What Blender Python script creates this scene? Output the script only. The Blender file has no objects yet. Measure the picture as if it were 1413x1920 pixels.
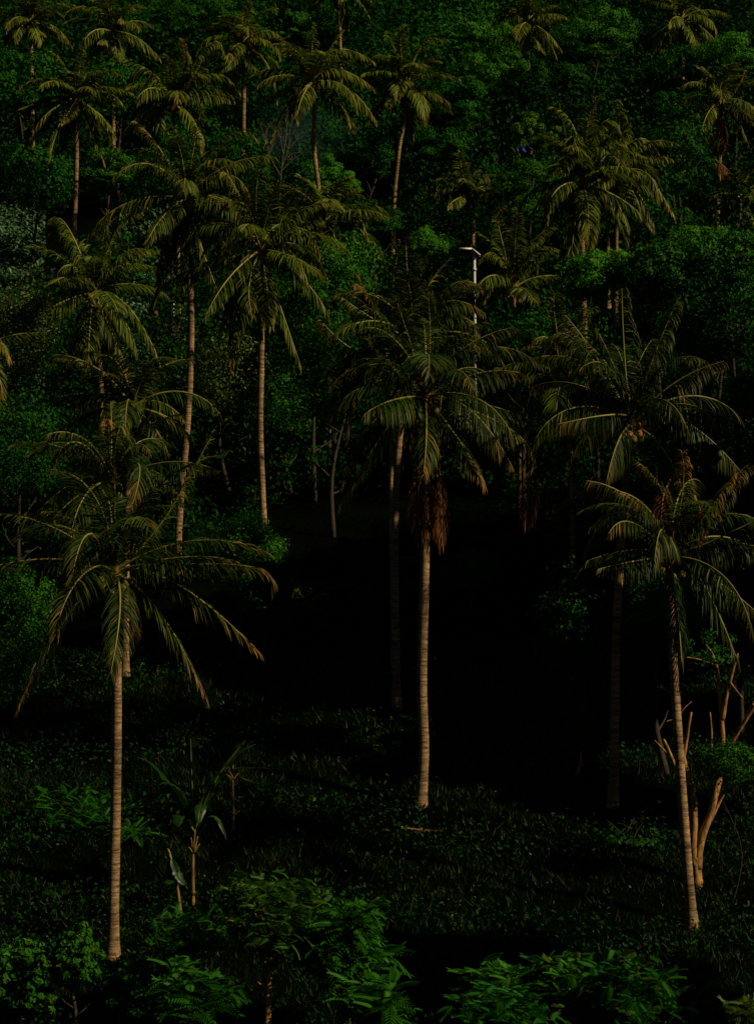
import bpy, math, random
import numpy as np
from math import radians as R

rng = np.random.default_rng(7)
random.seed(7)
sc = bpy.context.scene
col = sc.collection

# ------------------------------------------------------------------ camera, sky, sun, exposure
F = 4000.0                                   # focal length in photograph pixels (1413 x 1920)
cam = bpy.data.cameras.new('camera'); camo = bpy.data.objects.new('camera', cam); col.objects.link(camo)
cam.sensor_fit = 'VERTICAL'; cam.sensor_height = 24.0; cam.sensor_width = 24.0; cam.lens = 24.0 * F / 1920.0
cam.clip_start = 0.5; cam.clip_end = 4000
camo.location = (0, 0, 0); camo.rotation_euler = (R(90), 0, 0)
sc.camera = camo

SUN_AZ, SUN_EL = R(66), R(35)                # azimuth: to the right of straight-behind-the-camera
sdir = np.array([math.sin(SUN_AZ) * math.cos(SUN_EL), -math.cos(SUN_AZ) * math.cos(SUN_EL), math.sin(SUN_EL)])
w = bpy.data.worlds.new('World'); sc.world = w; w.use_nodes = True
nt = w.node_tree; bg = nt.nodes['Background']
sky = nt.nodes.new('ShaderNodeTexSky'); sky.sky_type = 'NISHITA'; sky.sun_disc = False
sky.sun_elevation = SUN_EL; sky.sun_rotation = math.atan2(sdir[0], sdir[1])
nt.links.new(sky.outputs[0], bg.inputs[0]); bg.inputs[1].default_value = 0.013
sun = bpy.data.lights.new('sun', 'SUN'); suno = bpy.data.objects.new('sun', sun); col.objects.link(suno)
sun.energy = 4.2; sun.angle = R(0.6); sun.color = (1.0, 0.83, 0.50)
suno.rotation_euler = (math.acos(sdir[2]), 0, math.atan2(sdir[0], -sdir[1]))
vs = sc.view_settings
vs.view_transform = 'Standard'; vs.look = 'None'; vs.exposure = 0.0; vs.gamma = 1.0; vs.use_curve_mapping = False
sc.cycles.max_bounces = 4; sc.cycles.diffuse_bounces = 2; sc.cycles.glossy_bounces = 2
sc.cycles.transmission_bounces = 3; sc.cycles.transparent_max_bounces = 4

# ------------------------------------------------------------------ helpers
def P(px, py, d):
    """photograph pixel at distance d -> world point"""
    return np.array([(px - 706.5) / F * d, d, (960.0 - py) / F * d])

HY = [-400, -60, 2, 7, 20, 30, 45, 55, 60, 63, 68, 75, 82, 95, 105, 112, 120, 140, 155, 170, 220, 300, 420, 700, 1200]
HZ = [-2, -1.8, -1.8, -5, -16.5, -18.6, -16.8, -14.1, -12.45, -11.2, -9.35, -6.9, -4.5, 0.3, 5.0, 8.2, 12, 20.2, 27, 33, 52, 82, 118, 150, 160]
def ground(x, y):
    x = np.asarray(x, float); y = np.asarray(y, float)
    z = np.interp(y, HY, HZ)
    far = np.clip((y - 84) / 30, 0, 1)
    z = z + far * (0.9 * np.sin(x * 0.11 + y * 0.05) + 0.7 * np.sin(y * 0.13 - x * 0.07))
    z = z + 0.10 * np.sin(x * 0.9 + 0.6 * np.sin(y * 0.7)) * np.sin(y * 1.3 + 0.4 * np.sin(x * 0.5)) + 0.05 * np.sin(x * 2.3 + y * 1.7)
    return z

def mesh(name, V, quads=None, tris=None, attrs=None, smooth=False):
    me = bpy.data.meshes.new(name)
    V = np.asarray(V, np.float32).reshape(-1, 3)
    q = np.asarray(quads, np.int32).reshape(-1, 4) if quads is not None and len(quads) else np.zeros((0, 4), np.int32)
    t = np.asarray(tris, np.int32).reshape(-1, 3) if tris is not None and len(tris) else np.zeros((0, 3), np.int32)
    me.vertices.add(len(V)); me.vertices.foreach_set('co', V.ravel())
    nl = q.size + t.size
    me.loops.add(nl); me.loops.foreach_set('vertex_index', np.concatenate([q.ravel(), t.ravel()]).astype(np.int32))
    me.polygons.add(len(q) + len(t))
    me.polygons.foreach_set('loop_start', np.concatenate([np.arange(len(q)) * 4, q.size + np.arange(len(t)) * 3]).astype(np.int32))
    if smooth: me.polygons.foreach_set('use_smooth', np.ones(len(q) + len(t), bool))
    if attrs:
        for k, a in attrs.items():
            at = me.attributes.new(k, 'FLOAT', 'POINT'); at.data.foreach_set('value', np.asarray(a, np.float32).ravel())
    me.update(calc_edges=True)
    return me

def obj(name, me, mat=None, parent=None, loc=(0, 0, 0)):
    o = bpy.data.objects.new(name, me); col.objects.link(o); o.location = loc
    if parent is not None: o.parent = parent
    if mat is not None and me is not None and not me.materials: me.materials.append(mat)
    return o

def tag(o, label, cat, group=None, kind=None):
    if label: o['label'] = label
    if cat: o['category'] = cat
    if group: o['group'] = group
    if kind: o['kind'] = kind
    return o

def thing(name, label, cat, loc, group=None):
    o = bpy.data.objects.new(name, None); col.objects.link(o); o.location = tuple(float(v) for v in loc)
    o.empty_display_size = 0.3
    return tag(o, label, cat, group)

def unit(v): return v / np.maximum(np.linalg.norm(v, axis=-1, keepdims=True), 1e-9)

def tube_data(path, rad, sides=8, cap=True):
    path = np.asarray(path, float); n = len(path); rad = np.broadcast_to(np.asarray(rad, float), (n,))
    T = unit(np.gradient(path, axis=0))
    ref = np.array([1.0, 0, 0]) if abs(T[:, 0]).mean() < 0.8 else np.array([0, 1.0, 0])
    A = unit(np.cross(T, ref)); B = np.cross(T, A)
    ang = np.arange(sides) * 2 * math.pi / sides
    V = path[:, None, :] + rad[:, None, None] * (np.cos(ang)[None, :, None] * A[:, None, :] + np.sin(ang)[None, :, None] * B[:, None, :])
    V = V.reshape(-1, 3)
    i = np.arange(n - 1)[:, None] * sides; j = np.arange(sides)[None, :]; j2 = (j + 1) % sides
    Q = np.stack([i + j, i + j2, i + sides + j2, i + sides + j], -1).reshape(-1, 4)
    Tt = []
    if cap:
        b = (n - 1) * sides
        Tt = [[b, b + k, b + k + 1] for k in range(1, sides - 1)] + [[0, k + 1, k] for k in range(1, sides - 1)]
    return V, Q, np.array(Tt, int).reshape(-1, 3)

def join(parts):
    Vs, Qs, Ts, off = [], [], [], 0
    for V, Q, T in parts:
        Vs.append(V); Qs.append(np.asarray(Q, int).reshape(-1, 4) + off); Ts.append(np.asarray(T, int).reshape(-1, 3) + off); off += len(V)
    return np.concatenate(Vs), np.concatenate(Qs), np.concatenate(Ts)

def smooth_path(pts, n):
    pts = np.asarray(pts, float)
    if len(pts) < 3:
        t = np.linspace(0, 1, n)[:, None]; return pts[0] * (1 - t) + pts[-1] * t
    s = np.concatenate([[0], np.cumsum(np.linalg.norm(np.diff(pts, axis=0), axis=1))]); u = np.linspace(0, s[-1], n)
    m = np.gradient(pts, s, axis=0)
    k = np.clip(np.searchsorted(s, u, 'right') - 1, 0, len(s) - 2); h = (s[k + 1] - s[k])[:, None]; t = ((u - s[k])[:, None]) / h
    return ((2*t**3 - 3*t**2 + 1) * pts[k] + (t**3 - 2*t**2 + t) * h * m[k] + (-2*t**3 + 3*t**2) * pts[k+1] + (t**3 - t**2) * h * m[k+1])

# ------------------------------------------------------------------ materials
def new_mat(name):
    m = bpy.data.materials.new(name); m.use_nodes = True
    n = m.node_tree; b = n.nodes['Principled BSDF']; return m, n, b

def leaf_mat(name, c1, c2, dry=(0.20, 0.10, 0.035), trans=0.25, rough=0.45, spec=0.25):
    m, n, b = new_mat(name); L = n.links
    oi = n.nodes.new('ShaderNodeObjectInfo')
    ar = n.nodes.new('ShaderNodeAttribute'); ar.attribute_name = 'rnd'
    ad = n.nodes.new('ShaderNodeAttribute'); ad.attribute_name = 'dry'
    add = n.nodes.new('ShaderNodeMath'); add.operation = 'MULTIPLY_ADD'; add.inputs[1].default_value = 0.6
    L.new(ar.outputs['Fac'], add.inputs[0])
    mu = n.nodes.new('ShaderNodeMath'); mu.operation = 'MULTIPLY'; mu.inputs[1].default_value = 0.4
    L.new(oi.outputs['Random'], mu.inputs[0]); L.new(mu.outputs[0], add.inputs[2])
    mx = n.nodes.new('ShaderNodeMix'); mx.data_type = 'RGBA'
    mx.inputs['A'].default_value = (*c1, 1); mx.inputs['B'].default_value = (*c2, 1); L.new(add.outputs[0], mx.inputs['Factor'])
    md = n.nodes.new('ShaderNodeMix'); md.data_type = 'RGBA'; md.inputs['B'].default_value = (*dry, 1)
    L.new(ad.outputs['Fac'], md.inputs['Factor']); L.new(mx.outputs['Result'], md.inputs['A'])
    L.new(md.outputs['Result'], b.inputs['Base Color'])
    b.inputs['Roughness'].default_value = rough; b.inputs['Specular IOR Level'].default_value = spec
    tr = n.nodes.new('ShaderNodeBsdfTranslucent'); L.new(md.outputs['Result'], tr.inputs['Color'])
    ms = n.nodes.new('ShaderNodeMixShader'); ms.inputs[0].default_value = trans
    L.new(b.outputs[0], ms.inputs[1]); L.new(tr.outputs[0], ms.inputs[2])
    L.new(ms.outputs[0], n.nodes['Material Output'].inputs['Surface'])
    return m

def plain_mat(name, c, rough=0.6, c2=None, scale=8.0, bump=0.0, spec=0.3, stretch=(1, 1, 1)):
    m, n, b = new_mat(name); L = n.links
    tc = n.nodes.new('ShaderNodeTexCoord'); mp = n.nodes.new('ShaderNodeMapping'); mp.inputs['Scale'].default_value = stretch
    L.new(tc.outputs['Object'], mp.inputs[0])
    ns = n.nodes.new('ShaderNodeTexNoise'); ns.inputs['Scale'].default_value = scale; ns.inputs['Detail'].default_value = 6
    L.new(mp.outputs[0], ns.inputs['Vector'])
    mx = n.nodes.new('ShaderNodeMix'); mx.data_type = 'RGBA'
    c2 = c2 or tuple(v * 0.6 for v in c)
    mx.inputs['A'].default_value = (*c2, 1); mx.inputs['B'].default_value = (*c, 1)
    mr = n.nodes.new('ShaderNodeMapRange'); mr.inputs['From Min'].default_value = 0.35; mr.inputs['From Max'].default_value = 0.65
    L.new(ns.outputs['Fac'], mr.inputs['Value']); L.new(mr.outputs[0], mx.inputs['Factor']); L.new(mx.outputs['Result'], b.inputs['Base Color'])
    b.inputs['Roughness'].default_value = rough; b.inputs['Specular IOR Level'].default_value = spec
    if bump:
        bp = n.nodes.new('ShaderNodeBump'); bp.inputs['Strength'].default_value = bump; bp.inputs['Distance'].default_value = 0.03
        L.new(ns.outputs['Fac'], bp.inputs['Height']); L.new(bp.outputs[0], b.inputs['Normal'])
    return m

def bark_palm():
    m, n, b = new_mat('palm_bark'); L = n.links
    tc = n.nodes.new('ShaderNodeTexCoord')
    mp = n.nodes.new('ShaderNodeMapping'); mp.inputs['Scale'].default_value = (1.2, 1.2, 9)
    L.new(tc.outputs['Object'], mp.inputs[0])
    n1 = n.nodes.new('ShaderNodeTexNoise'); n1.inputs['Scale'].default_value = 1.6; n1.inputs['Detail'].default_value = 8; n1.inputs['Roughness'].default_value = 0.65
    L.new(mp.outputs[0], n1.inputs['Vector'])
    n2 = n.nodes.new('ShaderNodeTexNoise'); n2.inputs['Scale'].default_value = 22; n2.inputs['Detail'].default_value = 4
    L.new(tc.outputs['Object'], n2.inputs['Vector'])
    n3 = n.nodes.new('ShaderNodeTexNoise'); n3.inputs['Scale'].default_value = 1.3; n3.inputs['Detail'].default_value = 5
    L.new(tc.outputs['Object'], n3.inputs['Vector'])
    cr = n.nodes.new('ShaderNodeValToRGB'); cr.color_ramp.elements[0].position = 0.36; cr.color_ramp.elements[0].color = (0.085, 0.052, 0.030, 1)
    cr.color_ramp.elements[1].position = 0.62; cr.color_ramp.elements[1].color = (0.43, 0.28, 0.150, 1)
    e = cr.color_ramp.elements.new(0.48); e.color = (0.27, 0.17, 0.090, 1)
    L.new(n1.outputs['Fac'], cr.inputs[0])
    mx = n.nodes.new('ShaderNodeMix'); mx.data_type = 'RGBA'; mx.blend_type = 'MULTIPLY'; mx.inputs['Factor'].default_value = 0.7
    r2 = n.nodes.new('ShaderNodeValToRGB'); r2.color_ramp.elements[0].position = 0.35; r2.color_ramp.elements[0].color = (0.45, 0.42, 0.40, 1); r2.color_ramp.elements[1].position = 0.6; r2.color_ramp.elements[1].color = (1, 1, 1, 1)
    L.new(n2.outputs['Fac'], r2.inputs[0]); L.new(cr.outputs[0], mx.inputs['A']); L.new(r2.outputs[0], mx.inputs['B'])
    m3 = n.nodes.new('ShaderNodeMix'); m3.data_type = 'RGBA'; m3.blend_type = 'MULTIPLY'; m3.inputs['Factor'].default_value = 0.8
    r3 = n.nodes.new('ShaderNodeValToRGB'); r3.color_ramp.elements[0].position = 0.35; r3.color_ramp.elements[0].color = (0.40, 0.42, 0.38, 1); r3.color_ramp.elements[1].position = 0.60; r3.color_ramp.elements[1].color = (1, 1, 1, 1)
    L.new(n3.outputs['Fac'], r3.inputs[0]); L.new(mx.outputs['Result'], m3.inputs['A']); L.new(r3.outputs[0], m3.inputs['B'])
    L.new(m3.outputs['Result'], b.inputs['Base Color'])
    ad = n.nodes.new('ShaderNodeMath'); ad.operation = 'MULTIPLY_ADD'; ad.inputs[1].default_value = 0.5
    L.new(n2.outputs['Fac'], ad.inputs[0]); L.new(n1.outputs['Fac'], ad.inputs[2])
    bp = n.nodes.new('ShaderNodeBump'); bp.inputs['Strength'].default_value = 0.8; bp.inputs['Distance'].default_value = 0.03
    L.new(ad.outputs[0], bp.inputs['Height']); L.new(bp.outputs[0], b.inputs['Normal'])
    b.inputs['Roughness'].default_value = 0.9; b.inputs['Specular IOR Level'].default_value = 0.1
    return m

M = {}
M['palm_bark'] = bark_palm()
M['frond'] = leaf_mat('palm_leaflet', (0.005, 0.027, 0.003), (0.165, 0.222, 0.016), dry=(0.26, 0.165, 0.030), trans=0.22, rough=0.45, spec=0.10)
M['frond_shaded'] = leaf_mat('palm_leaflet_shaded', (0.0014, 0.010, 0.002), (0.050, 0.100, 0.009), dry=(0.27, 0.135, 0.028), trans=0.12, rough=0.45, spec=0.10)  # front-row leaflets: crown shade put into a darker green
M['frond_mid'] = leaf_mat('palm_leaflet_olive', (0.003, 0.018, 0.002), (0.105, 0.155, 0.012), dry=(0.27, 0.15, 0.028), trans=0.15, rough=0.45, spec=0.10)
M['frond_dead'] = leaf_mat('dead_palm_leaflet', (0.05, 0.017, 0.006), (0.19, 0.070, 0.020), dry=(0.22, 0.10, 0.035), trans=0.15, rough=0.7, spec=0.1)
M['midrib'] = plain_mat('palm_midrib', (0.20, 0.18, 0.040), 0.45, c2=(0.14, 0.13, 0.03), scale=3)
M['midrib_dead'] = plain_mat('dead_midrib', (0.24, 0.12, 0.045), 0.7, c2=(0.15, 0.07, 0.03), scale=3)
M['sheath'] = plain_mat('palm_fibre', (0.22, 0.10, 0.035), 0.9, c2=(0.06, 0.03, 0.012), scale=9, bump=0.8, stretch=(1, 1, 0.3))
M['coconut'] = plain_mat('coconut_orange', (0.42, 0.15, 0.03), 0.5, c2=(0.25, 0.10, 0.02), scale=2)
M['coconut_green'] = plain_mat('coconut_green', (0.16, 0.14, 0.03), 0.45, c2=(0.09, 0.09, 0.02), scale=2)
M['flower'] = plain_mat('palm_flower', (0.45, 0.20, 0.04), 0.7, c2=(0.30, 0.12, 0.03), scale=6)
M['leaf_mid'] = leaf_mat('leaf_mid_green', (0.006, 0.046, 0.003), (0.040, 0.170, 0.009), dry=(0.11, 0.12, 0.014), trans=0.25, spec=0.05)
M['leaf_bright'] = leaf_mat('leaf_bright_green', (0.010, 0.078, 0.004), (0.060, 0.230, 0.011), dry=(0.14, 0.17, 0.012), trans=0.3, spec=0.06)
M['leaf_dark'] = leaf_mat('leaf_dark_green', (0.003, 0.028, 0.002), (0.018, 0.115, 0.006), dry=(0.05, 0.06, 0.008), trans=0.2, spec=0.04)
M['leaf_weed'] = leaf_mat('leaf_weed', (0.0015, 0.014, 0.001), (0.010, 0.060, 0.003), dry=(0.06, 0.06, 0.01), trans=0.25, spec=0.05)  # weeds darkened: shade of the clearing put into their colour
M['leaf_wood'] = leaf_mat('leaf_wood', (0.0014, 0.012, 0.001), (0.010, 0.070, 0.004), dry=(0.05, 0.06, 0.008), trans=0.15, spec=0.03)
M['leaf_lime'] = leaf_mat('leaf_lime', (0.020, 0.085, 0.003), (0.075, 0.190, 0.006), dry=(0.14, 0.15, 0.01), trans=0.3, spec=0.05)
M['leaf_sapling'] = leaf_mat('leaf_sapling', (0.008, 0.042, 0.003), (0.060, 0.160, 0.010), dry=(0.12, 0.14, 0.02), trans=0.3, spec=0.08)
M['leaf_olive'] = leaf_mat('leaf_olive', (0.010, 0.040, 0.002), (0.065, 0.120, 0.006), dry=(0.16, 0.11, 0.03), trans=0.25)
M['leaf_pale'] = leaf_mat('leaf_pale', (0.030, 0.085, 0.035), (0.075, 0.160, 0.065), dry=(0.12, 0.14, 0.06), trans=0.25)
M['grass'] = leaf_mat('grass_blade', (0.0015, 0.009, 0.001), (0.007, 0.030, 0.003), dry=(0.05, 0.036, 0.014), trans=0.2, spec=0.1)  # blades darkened to carry the clearing's shade
M['litter'] = leaf_mat('leaf_litter', (0.03, 0.02, 0.012), (0.09, 0.07, 0.05), dry=(0.12, 0.12, 0.12), trans=0.1, rough=0.7)
M['wood'] = plain_mat('branch_bark', (0.40, 0.21, 0.060), 0.85, c2=(0.12, 0.060, 0.022), scale=9, bump=0.6, stretch=(1, 1, 0.4))
M['wood_dark'] = plain_mat('dark_bark', (0.040, 0.028, 0.018), 0.9, c2=(0.02, 0.014, 0.009), scale=6, bump=0.6)
M['wood_grey'] = plain_mat('grey_twig_bark', (0.11, 0.09, 0.075), 0.9, c2=(0.06, 0.05, 0.04), scale=8, bump=0.3)
M['ban_stem'] = plain_mat('banana_stem', (0.26, 0.18, 0.04), 0.6, c2=(0.09, 0.035, 0.014), scale=5, stretch=(1, 1, 0.3))
M['ban_leaf'] = leaf_mat('banana_leaf', (0.004, 0.026, 0.003), (0.014, 0.055, 0.006), dry=(0.14, 0.085, 0.03), trans=0.25, rough=0.4, spec=0.3)
M['ban_rib'] = plain_mat('banana_midrib', (0.17, 0.20, 0.04), 0.4, c2=(0.12, 0.15, 0.03), scale=3)

def ground_mat():
    m, n, b = new_mat('ground_soil_and_moss'); L = n.links
    tc = n.nodes.new('ShaderNodeTexCoord')
    n1 = n.nodes.new('ShaderNodeTexNoise'); n1.inputs['Scale'].default_value = 0.35; n1.inputs['Detail'].default_value = 8; L.new(tc.outputs['Object'], n1.inputs['Vector'])
    n2 = n.nodes.new('ShaderNodeTexNoise'); n2.inputs['Scale'].default_value = 6; n2.inputs['Detail'].default_value = 6; L.new(tc.outputs['Object'], n2.inputs['Vector'])
    cr = n.nodes.new('ShaderNodeValToRGB'); cr.color_ramp.elements[0].position = 0.38; cr.color_ramp.elements[0].color = (0.0016, 0.0022, 0.0010, 1)  # near-black soil colour carries part of the shade
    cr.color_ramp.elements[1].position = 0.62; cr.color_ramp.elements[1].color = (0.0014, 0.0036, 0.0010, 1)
    L.new(n1.outputs['Fac'], cr.inputs[0])
    mx = n.nodes.new('ShaderNodeMix'); mx.data_type = 'RGBA'; mx.blend_type = 'MULTIPLY'; mx.inputs['Factor'].default_value = 0.7
    r2 = n.nodes.new('ShaderNodeValToRGB'); r2.color_ramp.elements[0].position = 0.3; r2.color_ramp.elements[0].color = (0.3, 0.3, 0.3, 1); r2.color_ramp.elements[1].position = 0.7
    L.new(n2.outputs['Fac'], r2.inputs[0]); L.new(cr.outputs[0], mx.inputs['A']); L.new(r2.outputs[0], mx.inputs['B'])
    L.new(mx.outputs['Result'], b.inputs['Base Color'])
    bp = n.nodes.new('ShaderNodeBump'); bp.inputs['Strength'].default_value = 0.8; bp.inputs['Distance'].default_value = 0.15
    L.new(n2.outputs['Fac'], bp.inputs['Height']); L.new(bp.outputs[0], b.inputs['Normal'])
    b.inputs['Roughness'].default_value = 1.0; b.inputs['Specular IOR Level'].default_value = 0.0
    return m
M['ground'] = ground_mat()

# ------------------------------------------------------------------ ground sheet
ys = np.concatenate([np.linspace(-400, 0, 12), np.linspace(2, 40, 20), np.arange(40.5, 100, 0.5), np.arange(100, 200, 2.0), np.linspace(200, 1200, 40)])
xs = np.concatenate([np.linspace(-1200, -60, 16), np.arange(-57, -16, 3.0), np.arange(-15, 15.1, 0.5), np.arange(18, 60, 3.0), np.linspace(60, 1200, 16)])
X, Y = np.meshgrid(xs, ys); Z = ground(X, Y)
ny, nx = X.shape
I = (np.arange(ny - 1)[:, None] * nx + np.arange(nx - 1)[None, :])
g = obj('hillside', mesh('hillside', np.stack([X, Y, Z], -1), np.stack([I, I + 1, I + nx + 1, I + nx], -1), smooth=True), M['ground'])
tag(g, None, None, kind='structure')

# ------------------------------------------------------------------ foliage generators
def leaf_cloud(pos, nrm, size, aspect=0.5, fold=0.25, droop=0.3, dryp=0.0):
    """one folded diamond leaf (2 triangles) for each position"""
    n = len(pos); size = np.broadcast_to(size, (n,))
    nrm = unit(nrm); rnd = rng.normal(size=(n, 3)); a = unit(rnd - (rnd * nrm).sum(1, keepdims=True) * nrm)
    a[:, 2] -= droop; a = unit(a)
    b = unit(np.cross(nrm, a)); c = np.cross(a, b)
    s = size[:, None]
    V = np.stack([pos - a * s * 0.5, pos + b * s * aspect * 0.5 + c * s * fold * 0.2, pos + a * s * 0.5 - c * s * 0.12, pos - b * s * aspect * 0.5 + c * s * fold * 0.2], 1)
    i = np.arange(n)[:, None] * 4
    T = np.concatenate([i + [0, 1, 2], i + [0, 2, 3]], 1).reshape(-1, 3)
    r = np.repeat(rng.random(n), 4); d = np.repeat((rng.random(n) < dryp) * rng.uniform(0.4, 1, n), 4)
    return V.reshape(-1, 3), T, r, d

def crown_points(n, rx, ry, rz, clumps, cr, shell=0.5):
    """leaf positions gathered in clumps through an uneven ellipsoid"""
    c = unit(rng.normal(size=(clumps, 3))) * (shell + (1 - shell) * rng.random((clumps, 1)) ** 0.6)
    c *= rng.uniform(0.72, 1.12, (clumps, 1)); c = c * [rx, ry, rz]
    c[:, 2] = np.maximum(c[:, 2], -rz * 0.75)
    k = rng.integers(0, clumps, n); rad = cr * rng.uniform(0.55, 1.3, clumps)
    q = unit(rng.normal(size=(n, 3))) * rng.random((n, 1)) ** 0.28 * rad[k][:, None] * [1, 1, 0.7]
    nr = unit(q) * 1.0 + unit(c[k] + 1e-6) * 0.4 + rng.normal(size=(n, 3)) * 0.33 + [0, 0, 0.15]
    return c[k] + q, nr, c

PINN = None
def pinnate_template(pairs=8, length=0.45, ll=0.17, lw=0.06, droop=0.5):
    V, T = [], []
    s = np.linspace(0.15, 1, pairs)
    def pt(u): return np.array([0, u * length, -droop * length * u * u])
    for u in s:
        b0 = pt(u)
        for sd in (-1, 1):
            l = ll * (0.75 + 0.5 * math.sin(u * math.pi)); d = unit(np.array([sd * 1.0, 0.55, -0.35])); wv = np.array([0, 1, 0]) * lw * 0.5
            i = len(V); V += [b0, b0 + d * l * 0.45 + wv, b0 + d * l + [0, 0, -l * 0.15], b0 + d * l * 0.45 - wv]
            T += [[i, i + 1, i + 2], [i, i + 2, i + 3]]
    b0 = pt(1.0); i = len(V); V += [b0, b0 + [lw / 2, ll * .5, -.02], b0 + [0, ll, -.06], b0 + [-lw / 2, ll * .5, -.02]]; T += [[i, i + 1, i + 2], [i, i + 2, i + 3]]
    i = len(V); a, b_ = pt(0), pt(1); mid = pt(0.5); V += [a + [.005, 0, 0], a - [.005, 0, 0], mid - [.005, 0, 0], mid + [.005, 0, 0], b_]; T += [[i, i + 1, i + 2], [i, i + 2, i + 3], [i + 3, i + 2, i + 4]]
    return np.array(V, float), np.array(T, int)

def scatter(tV, tT, pos, fwd, scale, roll=0.4):
    """copy a template (growing along +y, up +z) to many spots"""
    n = len(pos); f = unit(fwd); up = np.array([0, 0, 1.0]) + rng.normal(size=(n, 3)) * roll * 0.5
    x = unit(np.cross(f, up)); z = np.cross(x, f); s = np.broadcast_to(scale, (n,))[:, None, None]
    Mx = np.stack([x, f, z], 1)
    V = pos[:, None, :] + s * (tV[None] @ Mx)
    T = (np.arange(n)[:, None, None] * len(tV) + tT[None]).reshape(-1, 3)
    r = np.repeat(rng.random(n), len(tV))
    return V.reshape(-1, 3), T, r

# ------------------------------------------------------------------ coconut palms
def frond_mesh(C, n_leaf, lmax, wid, hang, dry, ragged=0.0, side0=None, skew=1.6):
    """C: curve points of the midrib in local space. returns leaflet mesh and midrib tube"""
    C = smooth_path(C, 18); seg = np.linalg.norm(np.diff(C, axis=0), axis=1); L = seg.sum()
    s_c = np.concatenate([[0], np.cumsum(seg)]) / L
    T_c = unit(np.gradient(C, axis=0))
    hd = C[-1] - C[0]; hd[2] = 0
    if np.linalg.norm(hd) < 0.3 * L or side0 is not None:
        hd = hd + (np.array([math.cos(side0 or 1.0), math.sin(side0 or 1.0), 0]) * 0.5 * L)
    S0 = unit(np.cross(unit(hd), [0, 0, 1.0]))
    s = np.linspace(0.17, 0.995, n_leaf) + rng.normal(size=n_leaf) * 0.002
    Vs, Qs, Ts, rn, dr = [], [], [], [], []
    off = 0
    for side in (-1, 1):
        keep = rng.random(n_leaf) > ragged
        u = np.clip(s[keep], 0, 1); n = len(u)
        B = np.stack([np.interp(u, s_c, C[:, k]) for k in range(3)], 1)
        T = unit(np.stack([np.interp(u, s_c, T_c[:, k]) for k in range(3)], 1))
        S = unit(S0 - (T @ S0)[:, None] * T); U = np.cross(S, T)
        U = np.where(U[:, 2:3] < 0, U, U)
        ln = lmax * (0.45 + 0.55 * np.sin(np.clip((u - 0.05) / 0.75, 0, 1) * math.pi * 0.75 + 0.35)) * (1 - 0.45 * np.clip((u - 0.7) / 0.3, 0, 1)) * rng.uniform(0.85, 1.08, n)
        a = np.radians(22 + 42 * u ** 1.5) + rng.normal(size=n) * 0.06
        lift = (0.32 - 0.5 * hang) + rng.normal(size=n) * 0.10
        D = unit(side * S * np.cos(a)[:, None] + T * np.sin(a)[:, None] + U * lift[:, None])
        fr = np.array([0.0, 0.33, 0.68, 1.0]); wd = np.array([0.55, 1.0, 0.75, 0.0]) * wid
        Wd = unit(T - (T * D).sum(1, keepdims=True) * D + U * rng.normal(size=(n, 1)) * 0.6)
        pts = [B]; d = D.copy(); dirs = [d]
        for k in range(3):
            g_ = (0.10 + 0.85 * hang) * (0.6 + 0.5 * k) * rng.uniform(0.7, 1.3, n)
            d = unit(d + np.array([0, 0, -1.0]) * g_[:, None]); pts.append(pts[-1] + d * (ln * (fr[k + 1] - fr[k]))[:, None])
        v = np.stack([pts[0] - Wd * wd[0] / 2, pts[0] + Wd * wd[0] / 2, pts[1] - Wd * wd[1] / 2, pts[1] + Wd * wd[1] / 2,
                      pts[2] - Wd * wd[2] / 2, pts[2] + Wd * wd[2] / 2, pts[3]], 1)
        i = off + np.arange(n)[:, None] * 7
        Qs.append(np.concatenate([i + [0, 1, 3, 2], i + [2, 3, 5, 4]], 1).reshape(-1, 4)); Ts.append(i + [4, 5, 6])
        Vs.append(v.reshape(-1, 3)); off += n * 7
        base_r = rng.random(n); rn.append(np.repeat(base_r, 7))
        tipdry = np.clip((u - 0.62) / 0.30, 0, 1)[:, None] * dry * 1.05 * (0.4 + rng.random((n, 1))) + np.array([0, 0, .05, .05, .15, .15, .35])[None] * (dry * 0.6) + (rng.random((n, 1)) < 0.035) * 0.6
        dr.append(np.clip(tipdry + (dry > 0.9) * 0.4, 0, 1).ravel())
    lv = mesh('frond', np.concatenate(Vs), np.concatenate(Qs), np.concatenate(Ts), {'rnd': np.concatenate(rn) ** skew, 'dry': np.concatenate(dr)})
    rad = 0.050 * (1 - s_c) ** 0.8 + 0.007
    rad[0] *= 1.5
    mr = mesh('midrib', *tube_data(C, rad * (wid / 0.05) ** 0.5, 5, False), smooth=True)
    return lv, mr

def arc(az, e0, bend, L, n=10, sway=0.0):
    s = np.linspace(0, 1, n); p = e0 - bend * s ** 1.25; a = az + sway * s
    d = np.stack([np.cos(a) * np.cos(p), np.sin(a) * np.cos(p), np.sin(p)], 1)
    return np.concatenate([[[0, 0, 0]], np.cumsum((d[:-1] + d[1:]) / 2 * L / (n - 1), axis=0)])

SHIN = {}
def coconut_mesh():
    if 'c' not in SHIN:
        V, Q = [], []; ns, nr = 8, 6
        for r in range(nr + 1):
            t = math.pi * r / nr
            for k in range(ns):
                a = 2 * math.pi * k / ns; tri = 1 + 0.06 * math.cos(3 * a)
                V.append([math.sin(t) * math.cos(a) * tri, math.sin(t) * math.sin(a) * tri, 1.25 * math.cos(t) - 0.1 * math.sin(t)])
        for r in range(nr):
            for k in range(ns): Q.append([r * ns + k, r * ns + (k + 1) % ns, (r + 1) * ns + (k + 1) % ns, (r + 1) * ns + k])
        SHIN['c'] = mesh('coconut', np.array(V) * 0.115, Q, None, smooth=True)
    return SHIN['c']

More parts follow.
